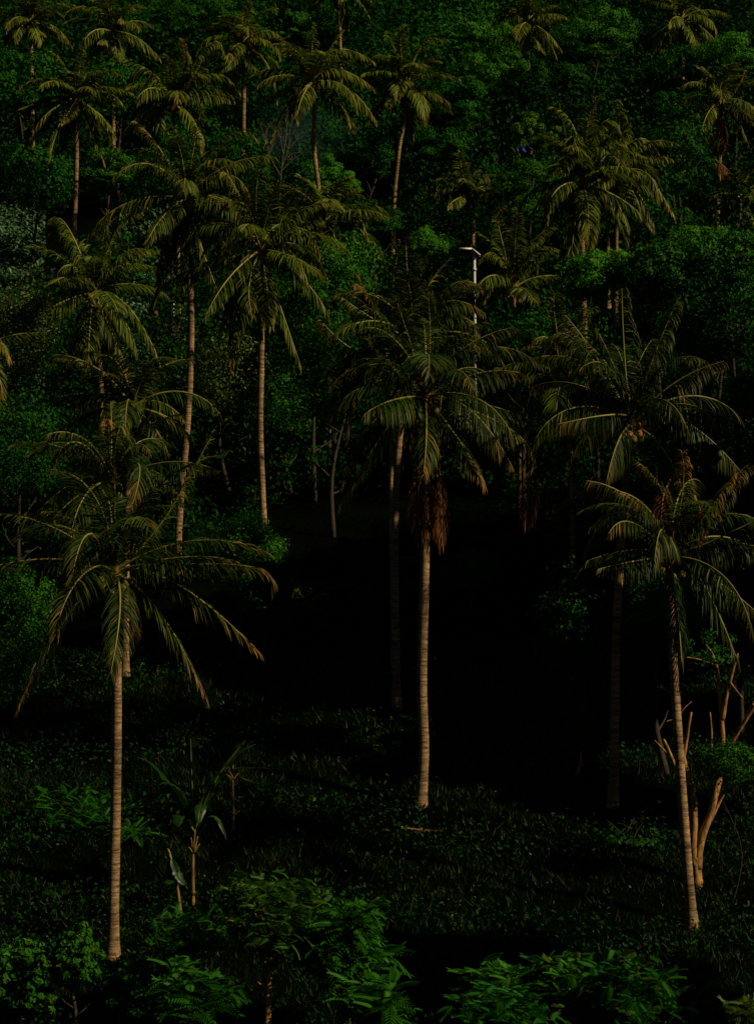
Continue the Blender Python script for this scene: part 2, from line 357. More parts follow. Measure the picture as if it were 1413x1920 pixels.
def palm(label, d, heart, trunk, wpx, fronds=(), fill=14, L=4.0, nuts=4, orange=False, dead=(), flower=0, base=None, hang=0.35, emin=-55, emax=86, dryness=0.12, group='coconut palms on the hillside', name='coconut_palm'):
    """heart / trunk points in photograph pixels at distance d; fronds: (midx, midy, tipx, tipy[, front])"""
    pts = [P(heart[0], heart[1] + 4, d)] + [P(x, y, d) for x, y in trunk]
    low = pts[-1]
    if base is not None:
        low = P(base[0], base[1], d); pts.append(low)
    else:
        sl = (pts[-1] - pts[-2]); sl = sl / max(-sl[2], 0.2)
        drop = low[2] - float(ground(low[0], d))
        if drop > 0.3:
            e = low + np.array([sl[0] * 0.5, 0, -1]) * drop; e[2] = float(ground(e[0], d)); pts.append(e)
    basep = pts[-1].copy(); basep[2] = min(basep[2], float(ground(basep[0], d)))
    pts[-1] = basep - [0, 0, 0.15]
    # a little lean in depth so the stem is not flat to the lens
    lean = rng.uniform(-0.5, 0.5); zt, zb = pts[0][2], pts[-1][2]
    pts = [p + np.array([0, lean * ((p[2] - zb) / (zt - zb)) * (1 - (p[2] - zb) / (zt - zb)) * 2, 0]) for p in pts]
    root = thing(name, label, 'palm tree', basep, group)
    r0 = wpx / 2 / F * d
    path = smooth_path(np.array(pts[::-1]) - basep, 200 if d < 72 else 120 if d < 100 else 70)
    hgt = np.linspace(0, 1, len(path)); Lt = np.linalg.norm(np.diff(path, axis=0), axis=1).sum()
    ring = (hgt * Lt / 0.13) % 1.0
    rad = r0 * (1.06 - 0.26 * hgt) * (1 + 0.045 * (0.5 - ring)) + r0 * 0.75 * np.exp(-hgt * Lt / 0.38) + rng.normal(size=len(path)) * r0 * 0.012
    V, Q, T = tube_data(path, rad, 14 if d < 100 else 9)
    obj('trunk', mesh('trunk', V, Q, T, smooth=True), M['palm_bark'], root)
    ht = np.array(P(heart[0], heart[1], d)) - basep
    # fibre sheath at the heart
    sh = np.array([ht - [0, 0, 0.55], ht - [0, 0, 0.25], ht, ht + [0, 0, 0.35], ht + [0, 0, 0.7]]) ; sh[:2, :2] = ht[:2]
    obj('fibre_sheath', mesh('fibre_sheath', *tube_data(sh, np.array([0.85, 1.25, 1.45, 0.9, 0.25]) * r0 * 0.9, 9), smooth=True), M['sheath'], root)
    near = d < 90
    nl = 88 if d < 74 else 72 if d < 100 else 60
    if d >= 100: fill = int(fill * 1.15) + 1; hang = hang * 0.75; dryness = max(dryness, 0.3)
    wid = 0.033 if d < 74 else 0.048 if d < 100 else 0.074
    rag = rng.uniform(0.14, 0.28) if d < 80 else 0.09; skw = 3.4 if d < 80 else 1.9  # near leaflets skewed dark, painting shade with sparse light streaks
    hang = hang * rng.uniform(0.7, 1.35)
    lm = (0.255 if d < 90 else 0.30) * L * rng.uniform(0.9, 1.12)
    for f in fronds:
        mx_, my_, tx, ty = f[:4]; fr = f[4] if len(f) > 4 else rng.choice([-1, 1]) * 0.6; dr = f[5] if len(f) > 5 else rng.uniform(0.05, 0.5)
        h0 = ht; m = P(mx_, my_, d) - basep; e = P(tx, ty, d) - basep
        l2 = np.linalg.norm(m - h0) + np.linalg.norm(e - m)
        dep = math.sqrt(max(0.0, (L * 0.95) ** 2 - l2 ** 2)) * fr * 0.85
        m = m - [0, dep * 0.5, 0]; e = e - [0, dep, 0]
        cpt = 2 * m - (h0 + e) / 2; t = np.linspace(0, 1, 9)[:, None]
        C = (1 - t) ** 2 * h0 + 2 * t * (1 - t) * cpt + t * t * e
        ln_ = np.linalg.norm(np.diff(C, axis=0), axis=1).sum()
        lv, mr = frond_mesh(C - h0, nl, min(lm, 0.26 * ln_ + 0.1), wid, rng.uniform(0.25, 0.65) * (hang / 0.35), dr, rag, None, skw)
        fo = obj('frond', lv, M['frond_shaded' if d < 80 else 'frond_mid' if d < 90 else 'frond'], root, tuple(h0)); obj('midrib', mr, M['midrib'], fo)
    for k in range(fill):
        age = (k + 0.5) / fill
        az = k * 2.39996 + heart[0]
        e0 = R(emax + (emin - emax) * age ** 1.35 + rng.normal() * 7); bend = R(28 + 62 * rng.random() + 25 * (1 - abs(age - 0.4)))
        if e0 < 0: bend *= 0.55
        Lk = L * rng.uniform(0.86, 1.06) * (0.72 + 0.28 * min(1, age * 4))
        C = arc(az, e0, bend, Lk, sway=rng.normal() * 0.15)
        lv, mr = frond_mesh(C, nl, lm * (0.7 + 0.3 * min(1, age * 3)), wid, hang * rng.uniform(0.5, 1.5) * (0.4 + age), dryness * (0.3 + age), rag, az if e0 > 1.1 else None, skw)
        fo = obj('frond', lv, M['frond_shaded' if d < 80 else 'frond_mid' if d < 90 else 'frond'], root, tuple(ht)); obj('midrib', mr, M['midrib'], fo)
    for f in dead:
        h0 = P(f[0], f[1], d) - basep; m = P(f[2], f[3], d) - basep; e = P(f[4], f[5], d) - basep
        off = np.array([0, -r0 * 2.2 - rng.uniform(0, 0.25), 0]) if len(f) < 7 else np.array([0, f[6], 0])
        C = np.array([h0, m + off, e + off])
        lv, mr = frond_mesh(C - h0, nl, lm * 0.9, wid * 0.7, 1.1, 0.55, 0.35, rng.uniform(0, 6))
        fo = obj('dead_frond', lv, M['frond_dead'], root, tuple(h0)); obj('midrib', mr, M['midrib_dead'], fo)
    for k in range(nuts):
        a = k * 2.4 + 0.6 + (0 if not orange else -1.2); rr = r0 * 1.3 + 0.13 + 0.10 * (k % 3)
        p = ht + np.array([math.cos(a) * rr, -abs(math.sin(a)) * rr if k % 4 else math.sin(a) * rr, -0.12 - 0.17 * (k % 4) + rng.normal() * 0.04])
        o = obj('coconut', coconut_mesh(), None, root, tuple(p)); o.rotation_euler = (rng.normal() * .4, rng.normal() * .4, a)
        if not o.data.materials: o.data.materials.append(M['coconut_green'])
        o.material_slots[0].link = 'OBJECT'; o.material_slots[0].material = M['coconut'] if orange and k % 5 != 4 else M['coconut_green']
        s_ = rng.uniform(0.85, 1.15); o.scale = (s_, s_, s_)
    for k in range(flower):
        a = R(-90) + (k - flower / 2) * 1.1 + rng.normal() * 0.2; parts = []
        st = arc(a, R(60), R(60), 0.55, 5)
        parts.append(tube_data(st, [0.03, .03, .025, .02, .012], 5))
        for q in range(9):
            b = arc(a + rng.normal() * 0.7, R(50) + rng.normal() * 0.5, R(70), 0.40, 4); parts.append(tube_data(b + st[2 + q % 3], [0.014, .02, .02, .008], 4))
        obj('flower_stalk', mesh('flower_stalk', *join(parts)), M['flower'], root, tuple(ht + [0, 0, 0.15]))
    return root

# ---- front palms
palm('tall coconut palm at lower left whose long trunk rises straight out of the leafy bushes', 60, (213, 1072), [(217, 1150), (219, 1270), (217, 1500), (213, 1700)], 20.5, base=(212, 1792), L=4.4, fill=11, nuts=7, orange=False, flower=1,
     fronds=[(110, 1048, -10, 1062, .3, .2), (340, 1045, 445, 1050, .4, .15), (450, 1060, 508, 1102, -.2, .3), (330, 1095, 482, 1220, .5, .55), (300, 1150, 385, 1305, .6, .8), (130, 1150, 35, 1325, .5, .5), (235, 1130, 228, 1250, .9, .15),
             (300, 985, 360, 880, .2, .1), (330, 930, 395, 815, -.3, .1), (218, 985, 222, 880, .3, .1), (150, 985, 95, 960, .2, .2), (120, 1010, 60, 1100, -.4, .3), (250, 990, 300, 920, .6, .1), (180, 1000, 160, 1080, .9, .2)],
     dead=[(250, 1110, 252, 1135, 250, 1165)], hang=0.42, emin=12, group='coconut palms in front')
palm('coconut palm in the centre with a pale sunlit trunk standing alone in the dark clearing', 68, (797, 745), [(797, 900), (797, 1020), (793, 1180), (791, 1290), (794, 1420), (790, 1490)], 19.5, base=(788, 1517), L=4.2, fill=12, nuts=3, flower=1,
     fronds=[(700, 790, 640, 905, .5, .3), (745, 775, 640, 940, .7, .35), (797, 820, 790, 895, .9, .5), (860, 830, 903, 910, .8, .7), (880, 770, 960, 880, .5, .4), (930, 790, 1000, 850, .2, .3), (700, 690, 625, 720, .3, .3), (690, 720, 650, 820, .5, .2),
             (860, 660, 960, 615, .2, .1), (840, 650, 900, 610, .5, .1), (770, 650, 740, 560, .3, .1), (805, 640, 800, 540, .3, .1), (900, 700, 985, 705, .2, .2), (850, 700, 880, 745, .9, .2), (735, 690, 690, 640, .3, .2)],
     dead=[(785, 860, 784, 920, 786, 1005), (815, 860, 820, 930, 815, 1000), (822, 870, 826, 940, 828, 1020, -0.1), (795, 880, 797, 930, 800, 990), (775, 870, 776, 920, 772, 985, -0.1)], hang=0.5, emin=-15, group='coconut palms in front')
palm('coconut palm with orange coconuts under dense dark fronds at right', 68, (1182, 795), [(1172, 900), (1158, 1100), (1152, 1300), (1150, 1440)], 17.5, base=(1148, 1505), L=4.3, fill=13, nuts=16, orange=True,
     fronds=[(1080, 640, 1020, 650, .4, .2), (1110, 690, 1000, 670, .2, .1), (1090, 770, 975, 870, .5, .4), (1150, 780, 1035, 800, .7, .3), (1230, 840, 1260, 920, .8, .3), (1260, 720, 1350, 680, .3, .2), (1220, 680, 1270, 560, .2, .1), (1170, 670, 1165, 540, .2, .1),
             (1280, 790, 1400, 900, .3, .2), (1130, 690, 1060, 590, -.3, .1), (1270, 760, 1330, 800, .6, .2), (1200, 700, 1230, 640, .7, .1), (1150, 700, 1110, 620, .5, .1)],
     dead=[(1135, 790, 1128, 775, 1118, 760, -0.2), (1000, 860, 990, 920, 988, 980, 0.2), (1120, 880, 1112, 900, 1105, 925, 0.1)], hang=0.75, emin=-5, group='coconut palms in front')
palm('coconut palm at lower right with leaning trunk beside the pruned tree', 61.5, (1253, 1045), [(1255, 1120), (1259, 1205), (1266, 1330), (1276, 1480), (1285, 1600)], 19, base=(1297, 1725), L=4.2, fill=10, nuts=8, flower=2,
     fronds=[(1310, 1090, 1375, 1240, .5, .2), (1340, 1090, 1425, 1160, .3, .2), (1340, 1010, 1430, 965, .2, .1), (1340, 1020, 1440, 1030, .3, .2), (1190, 1030, 1095, 1050, .3, .1), (1190, 1050, 1110, 1065, .5, .2), (1257, 1120, 1257, 1230, .9, .2), (1275, 930, 1275, 850, .2, .9), (1245, 940, 1195, 870, .2, .3),
             (1330, 940, 1400, 870, .2, .2), (1215, 960, 1150, 920, .3, .5), (1320, 960, 1365, 890, .4, .8), (1180, 980, 1130, 1000, .5, .3)],
     dead=[(1255, 900, 1240, 930, 1235, 980, -0.3), (1300, 930, 1310, 960, 1308, 1000, -0.2)], hang=0.6, emin=10, group='coconut palms in front')
# ---- palms just behind
palm('coconut palm crowded behind the lower left palm, its brown spear leaf lit', 71, (209, 905), [(212, 1000), (217, 1130), (216, 1300)], 15, L=4.0, fill=10, nuts=4,
     fronds=[(150, 830, 105, 880, .5, .3), (165, 850, 110, 850, .3, .4), (210, 830, 214, 790, .6, .9), (255, 840, 290, 850, .6, .2), (265, 870, 260, 950, .8, .4), (150, 930, 95, 990, .4, .5), (280, 880, 345, 940, .3, .2), (150, 900, 75, 960, .2, .2)], hang=0.55, emin=0, group='coconut palms in the second row')
palm('half hidden coconut palm with an upright fan between two left palm crowns', 78, (247, 765), [(244, 850), (240, 960)], 14, L=3.7, fill=11, nuts=3,
     fronds=[(262, 720, 300, 690, .3, .2), (232, 720, 200, 700, .4, .4), (300, 755, 350, 790, .4, .2), (160, 775, 85, 830, .3, .2), (200, 740, 110, 745, .2, .1), (290, 800, 320, 850, .5, .2)], hang=0.5, emin=0, group='coconut palms in the second row')
palm('coconut palm behind the central crown with the left of two close trunks', 78, (742, 660), [(735, 800), (733, 920), (734, 1050), (736, 1150)], 9, L=3.9, fill=11, nuts=2,
     fronds=[(700, 580, 672, 520, .3, .3), (690, 560, 665, 540, .5, .5), (735, 560, 750, 450, .2, .1), (670, 660, 600, 600, .3, .2), (660, 690, 640, 730, .6, .3), (745, 570, 790, 490, .2, .1)], hang=0.5, emin=-45, group='coconut palms in the second row')
palm('coconut palm behind the central crown with the thicker shaded grey trunk', 75, (775, 640), [(748, 830), (742, 930), (741, 1100), (743, 1250)], 15, L=3.9, fill=11, nuts=2,
     fronds=[(790, 560, 840, 490, .3, .1), (830, 570, 905, 590, .4, .3), (840, 540, 900, 540, .2, .3), (860, 600, 890, 640, .6, .2), (765, 540, 760, 440, .2, .1), (700, 600, 640, 560, .3, .2)], hang=0.5, emin=-35, group='coconut palms in the second row')
palm('slender coconut palm with bright arched frond left of the orange coconuts', 84, (1062, 720), [(1068, 850), (1072, 940), (1073, 1060)], 10, L=3.7, fill=12, nuts=2,
     fronds=[(1030, 640, 990, 650, .4, .3), (1040, 600, 1040, 550, .3, .1), (1080, 630, 1110, 580, .3, .1), (1000, 700, 930, 690, .2, .2), (1010, 760, 960, 850, .4, .4)], hang=0.5, emin=-50, group='coconut palms in the second row')
palm('short coconut palm with pale drooping fronds under the orange coconuts', 74, (1162, 960), [(1160, 1020), (1157, 1150)], 11, L=2.6, fill=9, nuts=0, dryness=0.6,
     fronds=[(1130, 920, 1080, 925, .4, .7), (1165, 890, 1145, 860, .4, .4), (1190, 900, 1200, 870, .3, .3), (1120, 950, 1065, 960, .2, .4)], hang=0.7, emin=-50, group='coconut palms in the second row')
palm('coconut palm standing past the left edge, only frond tips showing', 84, (-70, 690), [(-72, 850)], 14, L=4.0, fill=8, nuts=0, fronds=[(-10, 640, 26, 680, .4, .6), (-15, 680, 14, 750, .4, .5), (-20, 710, 5, 800, .4, .3)], group='coconut palms in the second row')
# ---- mid distance
palm('tall coconut palm whose sunlit trunk curves down left of centre', 88, (350, 372), [(354, 480), (358, 600), (355, 720), (346, 850), (337, 950)], 13.6, L=4.3, fill=17, nuts=4, flower=1,
     fronds=[(300, 310, 235, 320, .4, .4), (365, 270, 380, 205, .2, .1), (420, 260, 480, 260, .2, .1), (320, 470, 280, 580, .3, .1), (380, 470, 425, 590, .4, .2), (395, 385, 440, 390, .6, .8), (340, 470, 345, 560, .8, .2), (300, 280, 255, 230, .2, .5), (325, 450, 290, 560, .3, .1), (420, 330, 470, 370, .4, .2)], hang=0.5, emin=-70, group='coconut palms on the middle slope')
palm('tall coconut palm with a straight slim sunlit trunk next to the curved one', 84, (488, 468), [(490, 560), (490, 680), (488, 800), (492, 920), (495, 990)], 13.2, L=4.1, fill=17, nuts=4, flower=1,
     fronds=[(440, 350, 415, 330, .4, .4), (480, 360, 500, 270, .2, .1), (540, 470, 580, 540, .3, .2), (450, 560, 435, 690, .4, .5), (520, 560, 565, 690, .4, .2), (500, 530, 512, 620, .8, .3), (440, 510, 405, 600, .4, .2), (560, 400, 620, 380, .2, .2), (560, 430, 600, 480, .3, .3), (470, 540, 480, 600, .9, .2), (420, 430, 375, 500, .3, .3)], hang=0.5, emin=-70, group='coconut palms on the middle slope')
palm('bushy coconut palm with golden drooping fronds on the left, trunk in shade', 95, (176, 548), [(184, 640), (190, 720), (192, 800)], 11.5, L=4.0, fill=16, nuts=6, orange=True, flower=2,
     fronds=[(135, 500, 108, 540, .5, .4), (120, 570, 72, 635, .4, .6), (172, 600, 160, 700, .7, .3), (200, 600, 240, 690, .6, .6), (240, 575, 300, 680, .3, .6), (190, 470, 205, 400, .2, .1), (230, 480, 275, 470, .2, .4), (150, 620, 125, 690, .5, .2), (130, 430, 95, 410, .2, .1), (220, 430, 260, 400, .2, .2)], hang=0.55, emin=-60, group='coconut palms on the middle slope')
palm('half hidden coconut palm with a bright fan right of the slim trunk crown', 100, (610, 420), [(612, 520)], 11, L=3.7, fill=16, nuts=2,
     fronds=[(655, 395, 690, 450, .4, .3), (560, 360, 520, 390, .4, .3), (540, 430, 500, 500, .4, .3), (640, 370, 670, 360, .3, .2)], hang=0.5, emin=-50, group='coconut palms on the middle slope')
palm('young coconut palm with upright fan leaves and orange flowers right of the lamp pole', 96, (962, 540), [(966, 610)], 10, L=3.3, fill=9, nuts=5, orange=True, flower=2,
     fronds=[(930, 480, 898, 490, .3, .2), (925, 530, 905, 570, .5, .6), (985, 470, 1035, 425, .2, .2), (940, 450, 930, 405, .2, .2), (965, 450, 970, 395, .2, .1), (1010, 480, 1040, 470, .3, .2)], hang=0.4, emin=-20, group='coconut palms on the middle slope')
palm('coconut palm with a full lime green crown at upper right', 105, (1092, 345), [(1088, 400), (1091, 470)], 12.5, L=3.9, fill=12, nuts=8, orange=False,
     fronds=[(1075, 240, 1030, 200, .2, .1), (1070, 260, 1068, 300, .6, .2), (1100, 240, 1115, 190, .2, .1), (1130, 230, 1170, 265, .3, .1), (1065, 300, 1055, 335, .8, .2), (1125, 280, 1125, 340, .8, .1), (1030, 360, 995, 410, .3, .1), (1078, 410, 1070, 490, .7, .2), (1150, 400, 1180, 480, .6, .3), (1100, 400, 1105, 470, .9, .2), (1145, 270, 1180, 310, .3, .1)], hang=0.6, emin=-45, group='coconut palms on the upper slope')
palm('coconut palm with a golden frond sweeping right, two slim trunks below', 113, (1155, 325), [(1156, 390), (1155, 470)], 8, L=3.8, fill=10, nuts=2,
     fronds=[(1180, 290, 1255, 300, .3, .3), (1200, 320, 1265, 408, .4, .8), (1160, 240, 1155, 190, .2, .2), (1195, 260, 1240, 300, .3, .2), (1180, 360, 1195, 400, .5, .2)], hang=0.7, emin=-40, group='coconut palms on the upper slope')
palm('coconut palm whose slim pale trunk shows just below the lime green crown', 115, (1140, 360), [(1138, 430), (1139, 490)], 7.5, L=3.2, fill=8, nuts=0, hang=0.6, emin=-40, group='coconut palms on the upper slope')
# ---- upper slope
palm('coconut palm with an orange flower heart and bowed trunk near the top centre', 120, (586, 155), [(589, 200), (588, 270), (597, 355)], 9.6, L=3.8, fill=9, nuts=3, flower=3,
     fronds=[(555, 100, 525, 75, .3, .3), (585, 90, 590, 50, .2, .1), (625, 95, 700, 115, .2, .3), (630, 130, 700, 165, .4, .5), (650, 165, 705, 228, .3, .5), (640, 200, 655, 245, .5, .4), (545, 190, 510, 260, .5, .6), (570, 175, 548, 225, .8, .6), (520, 130, 460, 150, .2, .2), (620, 90, 640, 60, .3, .2), (540, 165, 495, 190, .2, .3)], hang=0.55, emin=-35, group='coconut palms on the upper slope')
palm('coconut palm with a star of golden fronds over a short lit trunk at upper left', 125, (143, 185), [(145, 265), (144, 340), (141, 430)], 9.5, L=3.6, fill=11, nuts=5,
     fronds=[(85, 150, 40, 165, .3, .4), (100, 190, 45, 205, .3, .3), (95, 215, 40, 285, .4, .4), (135, 215, 125, 245, .9, .5), (165, 225, 195, 305, .5, .7), (180, 215, 215, 280, .4, .4), (150, 130, 155, 90, .2, .1), (110, 240, 95, 300, .5, .3), (190, 165, 245, 175, .3, .2), (125, 130, 100, 100, .2, .2)], hang=0.55, emin=-50, group='coconut palms on the upper slope')
palm('coconut palm with pale coconuts and a rusty hanging frond near the top', 135, (454, 82), [(457, 130), (457, 235)], 8.6, L=3.4, fill=9, nuts=9, flower=3,
     fronds=[(435, 120, 420, 140, .7, .2), (470, 120, 487, 140, .6, .3), (460, 40, 470, -10, .2, .1), (425, 45, 400, 55, .2, .2), (430, 160, 445, 190, .3, .6), (495, 60, 530, 75, .3, .3), (500, 120, 520, 190, .5, .5)], dead=[(472, 50, 473, 75, 473, 105, -0.3)], hang=0.5, emin=-30, group='coconut palms on the upper slope')
palm('coconut palm with a shaded blue grey trunk right of top centre', 130, (762, 160), [(761, 200), (748, 280), (742, 335)], 8.2, L=3.5, fill=12, nuts=5, orange=True,
     fronds=[(735, 80, 720, 70, .3, .2), (750, 80, 760, 50, .2, .1), (790, 85, 825, 75, .3, .4), (720, 105, 690, 120, .3, .2), (735, 185, 730, 215, .7, .3), (795, 170, 840, 195, .4, .4), (790, 180, 800, 220, .6, .2)], hang=0.5, emin=-45, group='coconut palms on the upper slope')
palm('coconut palm with brown matted heart between the star palm and the curved palm', 120, (325, 188), [(328, 260)], 9, L=3.8, fill=10, nuts=3,
     fronds=[(270, 130, 235, 165, .4, .4), (290, 160, 240, 170, .3, .6), (300, 205, 255, 250, .5, .7), (345, 120, 340, 75, .2, .6), (390, 85, 420, 100, .3, .2), (395, 140, 447, 170, .4, .3), (360, 150, 380, 120, .4, .3), (300, 220, 330, 270, .7, .3), (380, 180, 430, 190, .3, .2)],
     dead=[(330, 150, 332, 165, 330, 200, -0.2)], hang=0.55, emin=-40, group='coconut palms on the upper slope')
palm('coconut palm in the top left corner with curled tan fronds', 150, (58, 40), [(60, 120)], 8, L=3.6, fill=11, nuts=2, fronds=[(30, 50, 15, 95, .5, .6), (75, 60, 90, 75, .6, .5), (25, 35, -5, 45, .3, .5), (100, 50, 130, 80, .4, .6), (70, 0, 75, -30, .2, .3), (40, 60, 40, 90, .8, .5)], hang=0.5, emin=-35, group='coconut palms on the upper slope')
palm('coconut palm with hanging tan fronds at the top edge above the star palm', 145, (211, 60), [(212, 150)], 8, L=3.7, fill=10, nuts=2, fronds=[(225, 90, 240, 130, .6, .5), (200, 80, 195, 95, .9, .6), (165, 15, 125, 25, .3, .4), (255, 70, 300, 110, .4, .5), (205, 20, 205, -10, .3, .6), (230, 45, 232, 55, .9, .6), (190, 85, 170, 120, .5, .3)], hang=0.55, emin=-40, group='coconut palms on the upper slope')
palm('small coconut palm with drooping brown tipped fronds above the lamp pole', 118, (877, 368), [(884, 400), (886, 470)], 8.2, L=2.3, fill=8, nuts=1,
     fronds=[(835, 335, 810, 350, .3, .4), (840, 350, 815, 365, .4, .6), (850, 360, 838, 385, .6, .5), (865, 320, 862, 285, .2, .2), (900, 335, 920, 345, .4, .6), (895, 355, 912, 375, .6, .4), (885, 330, 900, 320, .3, .3)], hang=0.6, emin=-30, group='coconut palms on the upper slope')
palm('coconut palm with a ragged trunk and orange heart near the upper right edge', 130, (1345, 192), [(1350, 250), (1348, 320), (1345, 390)], 9, L=3.6, fill=13, nuts=4, orange=True, flower=2, dryness=0.4,
     fronds=[(1310, 205, 1270, 245, .4, .4), (1330, 150, 1310, 130, .4, .2), (1375, 170, 1390, 140, .4, .6), (1385, 200, 1420, 225, .4, .3), (1325, 150, 1300, 170, .4, .2)],
     dead=[(1350, 210, 1352, 240, 1350, 290, -0.3), (1340, 300, 1350, 310, 1372, 330, -0.3), (1335, 210, 1332, 230, 1330, 260, -0.2)], hang=0.5, emin=-50, group='coconut palms on the upper slope')
palm('small coconut palm with an orange stub trunk at the right edge', 122, (1388, 372), [(1390, 430)], 8, L=2.4, fill=10, nuts=0, fronds=[(1345, 385, 1325, 430, .5, .3), (1375, 350, 1355, 330, .4, .3), (1400, 390, 1410, 430, .5, .3)], hang=0.6, emin=-40, group='coconut palms on the upper slope')
palm('coconut palm with two long hanging fronds in the top right corner', 150, (1277, 35), [(1278, 120)], 8, L=3.8, fill=11, nuts=2, fronds=[(1240, 60, 1220, 105, .4, .3), (1278, 70, 1285, 105, .7, .3), (1310, 50, 1350, 90, .4, .2), (1250, 0, 1230, -20, .2, .2), (1320, 20, 1365, 30, .3, .2)], hang=0.55, emin=-45, group='coconut palms on the upper slope')
palm('coconut palm at the top edge left of the big round tree', 150, (988, 42), [(990, 120)], 8, L=3.5, fill=10, nuts=2, fronds=[(1015, 20, 1040, 15, .4, .4), (1020, 60, 1050, 95, .4, .3), (1000, 75, 1018, 105, .6, .3), (985, 0, 990, -30, .2, .2), (955, 20, 925, 15, .3, .3)], hang=0.55, emin=-40, group='coconut palms on the upper slope')
palm('dim coconut palm hanging in from the top edge above the flower hearted palm', 165, (632, -25), [(637, 60), (638, 100)], 7, L=3.5, fill=11, nuts=0, fronds=[(595, -5, 570, 40, .5, .3), (640, 10, 638, 50, .8, .4), (670, 0, 695, 40, .5, .3)], hang=0.6, emin=-45, group='coconut palms on the upper slope')

# ------------------------------------------------------------------ broadleaf trees and shrubs
def limbs(height, rx, r0, n=6, twist=0.25, fork=0.45, wob=0.15):
    tr = smooth_path([[0, 0, -0.2], [rng.normal() * wob, rng.normal() * wob, height * 0.35], [rng.normal() * wob * 2, rng.normal() * wob * 2, height * 0.8]], 10)
    parts = [tube_data(tr, np.linspace(r0 * 1.15, r0 * 0.4, 10), 8)]
    for k in range(n):
        i = 3 + k * 6 // n; a = k * 2.4 + rng.random(); l = rx * rng.uniform(0.6, 1.0)
        b = tr[i]; e = b + np.array([math.cos(a) * l, math.sin(a) * l, l * rng.uniform(0.5, 1.1)])
        m = (b + e) / 2 + rng.normal(size=3) * 0.12 * l
        parts.append(tube_data(smooth_path([b, m, e], 6), np.linspace(r0 * 0.5, r0 * 0.1, 6), 5))
    return join(parts)

def tree(name, label, cat, px, py, d, rpx, rzpx=None, mat='leaf_mid', leaves=5000, ls=0.22, clumps=70, dryp=0.05, group=None, aspect=0.5, shell=0.55, wood='wood_dark', cr=None, dome=False, stem=None):
    """px,py: crown centre in the photograph; rpx / rzpx: crown radii in photograph pixels"""
    c = P(px, py, d); rx = rpx / F * d; rz = (rzpx or rpx * 0.8) / F * d; gz = float(ground(c[0], d))
    root = thing(name, label, cat, (c[0], d, gz), group)
    h = c[2] - gz
    V, Q, T = limbs(max(h, 0.4), rx * 0.7, stem or min(0.11, 0.02 * max(h, 1) + 0.02))
    obj('trunk' if cat == 'tree' else 'stem', mesh('trunk', V, Q, T, smooth=True), M[wood], root)
    p, nr, _ = crown_points(leaves, rx, rx, rz, clumps, cr or 0.42 * min(rx, rz) + 0.1, shell)
    if dome: p[:, 2] = np.where(p[:, 2] < -0.25 * rz, -0.25 * rz + (p[:, 2] + 0.25 * rz) * 0.3, p[:, 2]) 
    p[:, 2] += h; p[:, 2] = np.maximum(p[:, 2], 0.05)
    V, T, r, dd = leaf_cloud(p, nr, ls * rng.uniform(0.6, 1.25, leaves), aspect, dryp=dryp)
    obj('crown' if cat == 'tree' else 'foliage', mesh('crown', V, None, T, {'rnd': r, 'dry': dd}), M[mat], root)
    return root

G1 = 'broadleaf trees on the upper slope'
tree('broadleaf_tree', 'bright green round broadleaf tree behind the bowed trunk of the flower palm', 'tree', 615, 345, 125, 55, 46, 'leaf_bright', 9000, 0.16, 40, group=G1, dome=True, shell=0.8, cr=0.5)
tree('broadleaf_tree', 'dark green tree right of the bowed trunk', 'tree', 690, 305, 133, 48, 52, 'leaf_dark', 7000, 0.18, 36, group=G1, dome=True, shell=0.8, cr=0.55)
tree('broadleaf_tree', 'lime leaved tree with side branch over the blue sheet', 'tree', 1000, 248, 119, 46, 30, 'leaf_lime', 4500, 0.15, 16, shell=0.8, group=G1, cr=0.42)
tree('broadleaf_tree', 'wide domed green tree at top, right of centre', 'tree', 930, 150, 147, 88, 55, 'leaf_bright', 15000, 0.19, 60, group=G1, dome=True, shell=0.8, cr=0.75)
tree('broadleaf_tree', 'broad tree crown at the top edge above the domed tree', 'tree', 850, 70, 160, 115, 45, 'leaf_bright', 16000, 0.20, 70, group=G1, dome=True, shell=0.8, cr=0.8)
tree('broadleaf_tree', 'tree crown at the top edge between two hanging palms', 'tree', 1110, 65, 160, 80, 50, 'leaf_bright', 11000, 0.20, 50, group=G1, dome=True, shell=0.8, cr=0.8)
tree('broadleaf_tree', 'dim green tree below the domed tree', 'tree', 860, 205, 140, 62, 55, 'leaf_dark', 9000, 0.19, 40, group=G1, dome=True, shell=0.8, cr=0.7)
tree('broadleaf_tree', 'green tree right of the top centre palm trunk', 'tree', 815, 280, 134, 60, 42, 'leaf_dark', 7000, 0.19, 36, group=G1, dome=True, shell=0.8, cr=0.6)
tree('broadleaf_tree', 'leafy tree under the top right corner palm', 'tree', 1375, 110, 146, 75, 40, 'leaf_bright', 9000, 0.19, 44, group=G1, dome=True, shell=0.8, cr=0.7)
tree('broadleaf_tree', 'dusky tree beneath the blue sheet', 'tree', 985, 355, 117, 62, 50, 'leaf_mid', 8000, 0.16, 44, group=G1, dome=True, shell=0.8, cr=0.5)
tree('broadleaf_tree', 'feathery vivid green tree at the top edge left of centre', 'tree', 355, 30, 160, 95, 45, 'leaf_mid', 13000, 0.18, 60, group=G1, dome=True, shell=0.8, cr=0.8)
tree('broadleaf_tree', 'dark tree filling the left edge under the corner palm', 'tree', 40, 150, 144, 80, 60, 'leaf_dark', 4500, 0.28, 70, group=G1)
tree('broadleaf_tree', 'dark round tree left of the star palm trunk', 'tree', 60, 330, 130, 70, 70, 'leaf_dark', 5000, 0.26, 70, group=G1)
tree('broadleaf_tree', 'small green tree right of the star palm trunk', 'tree', 205, 320, 127, 52, 42, 'leaf_mid', 7000, 0.17, 36, group=G1, dome=True, shell=0.8, cr=0.5)
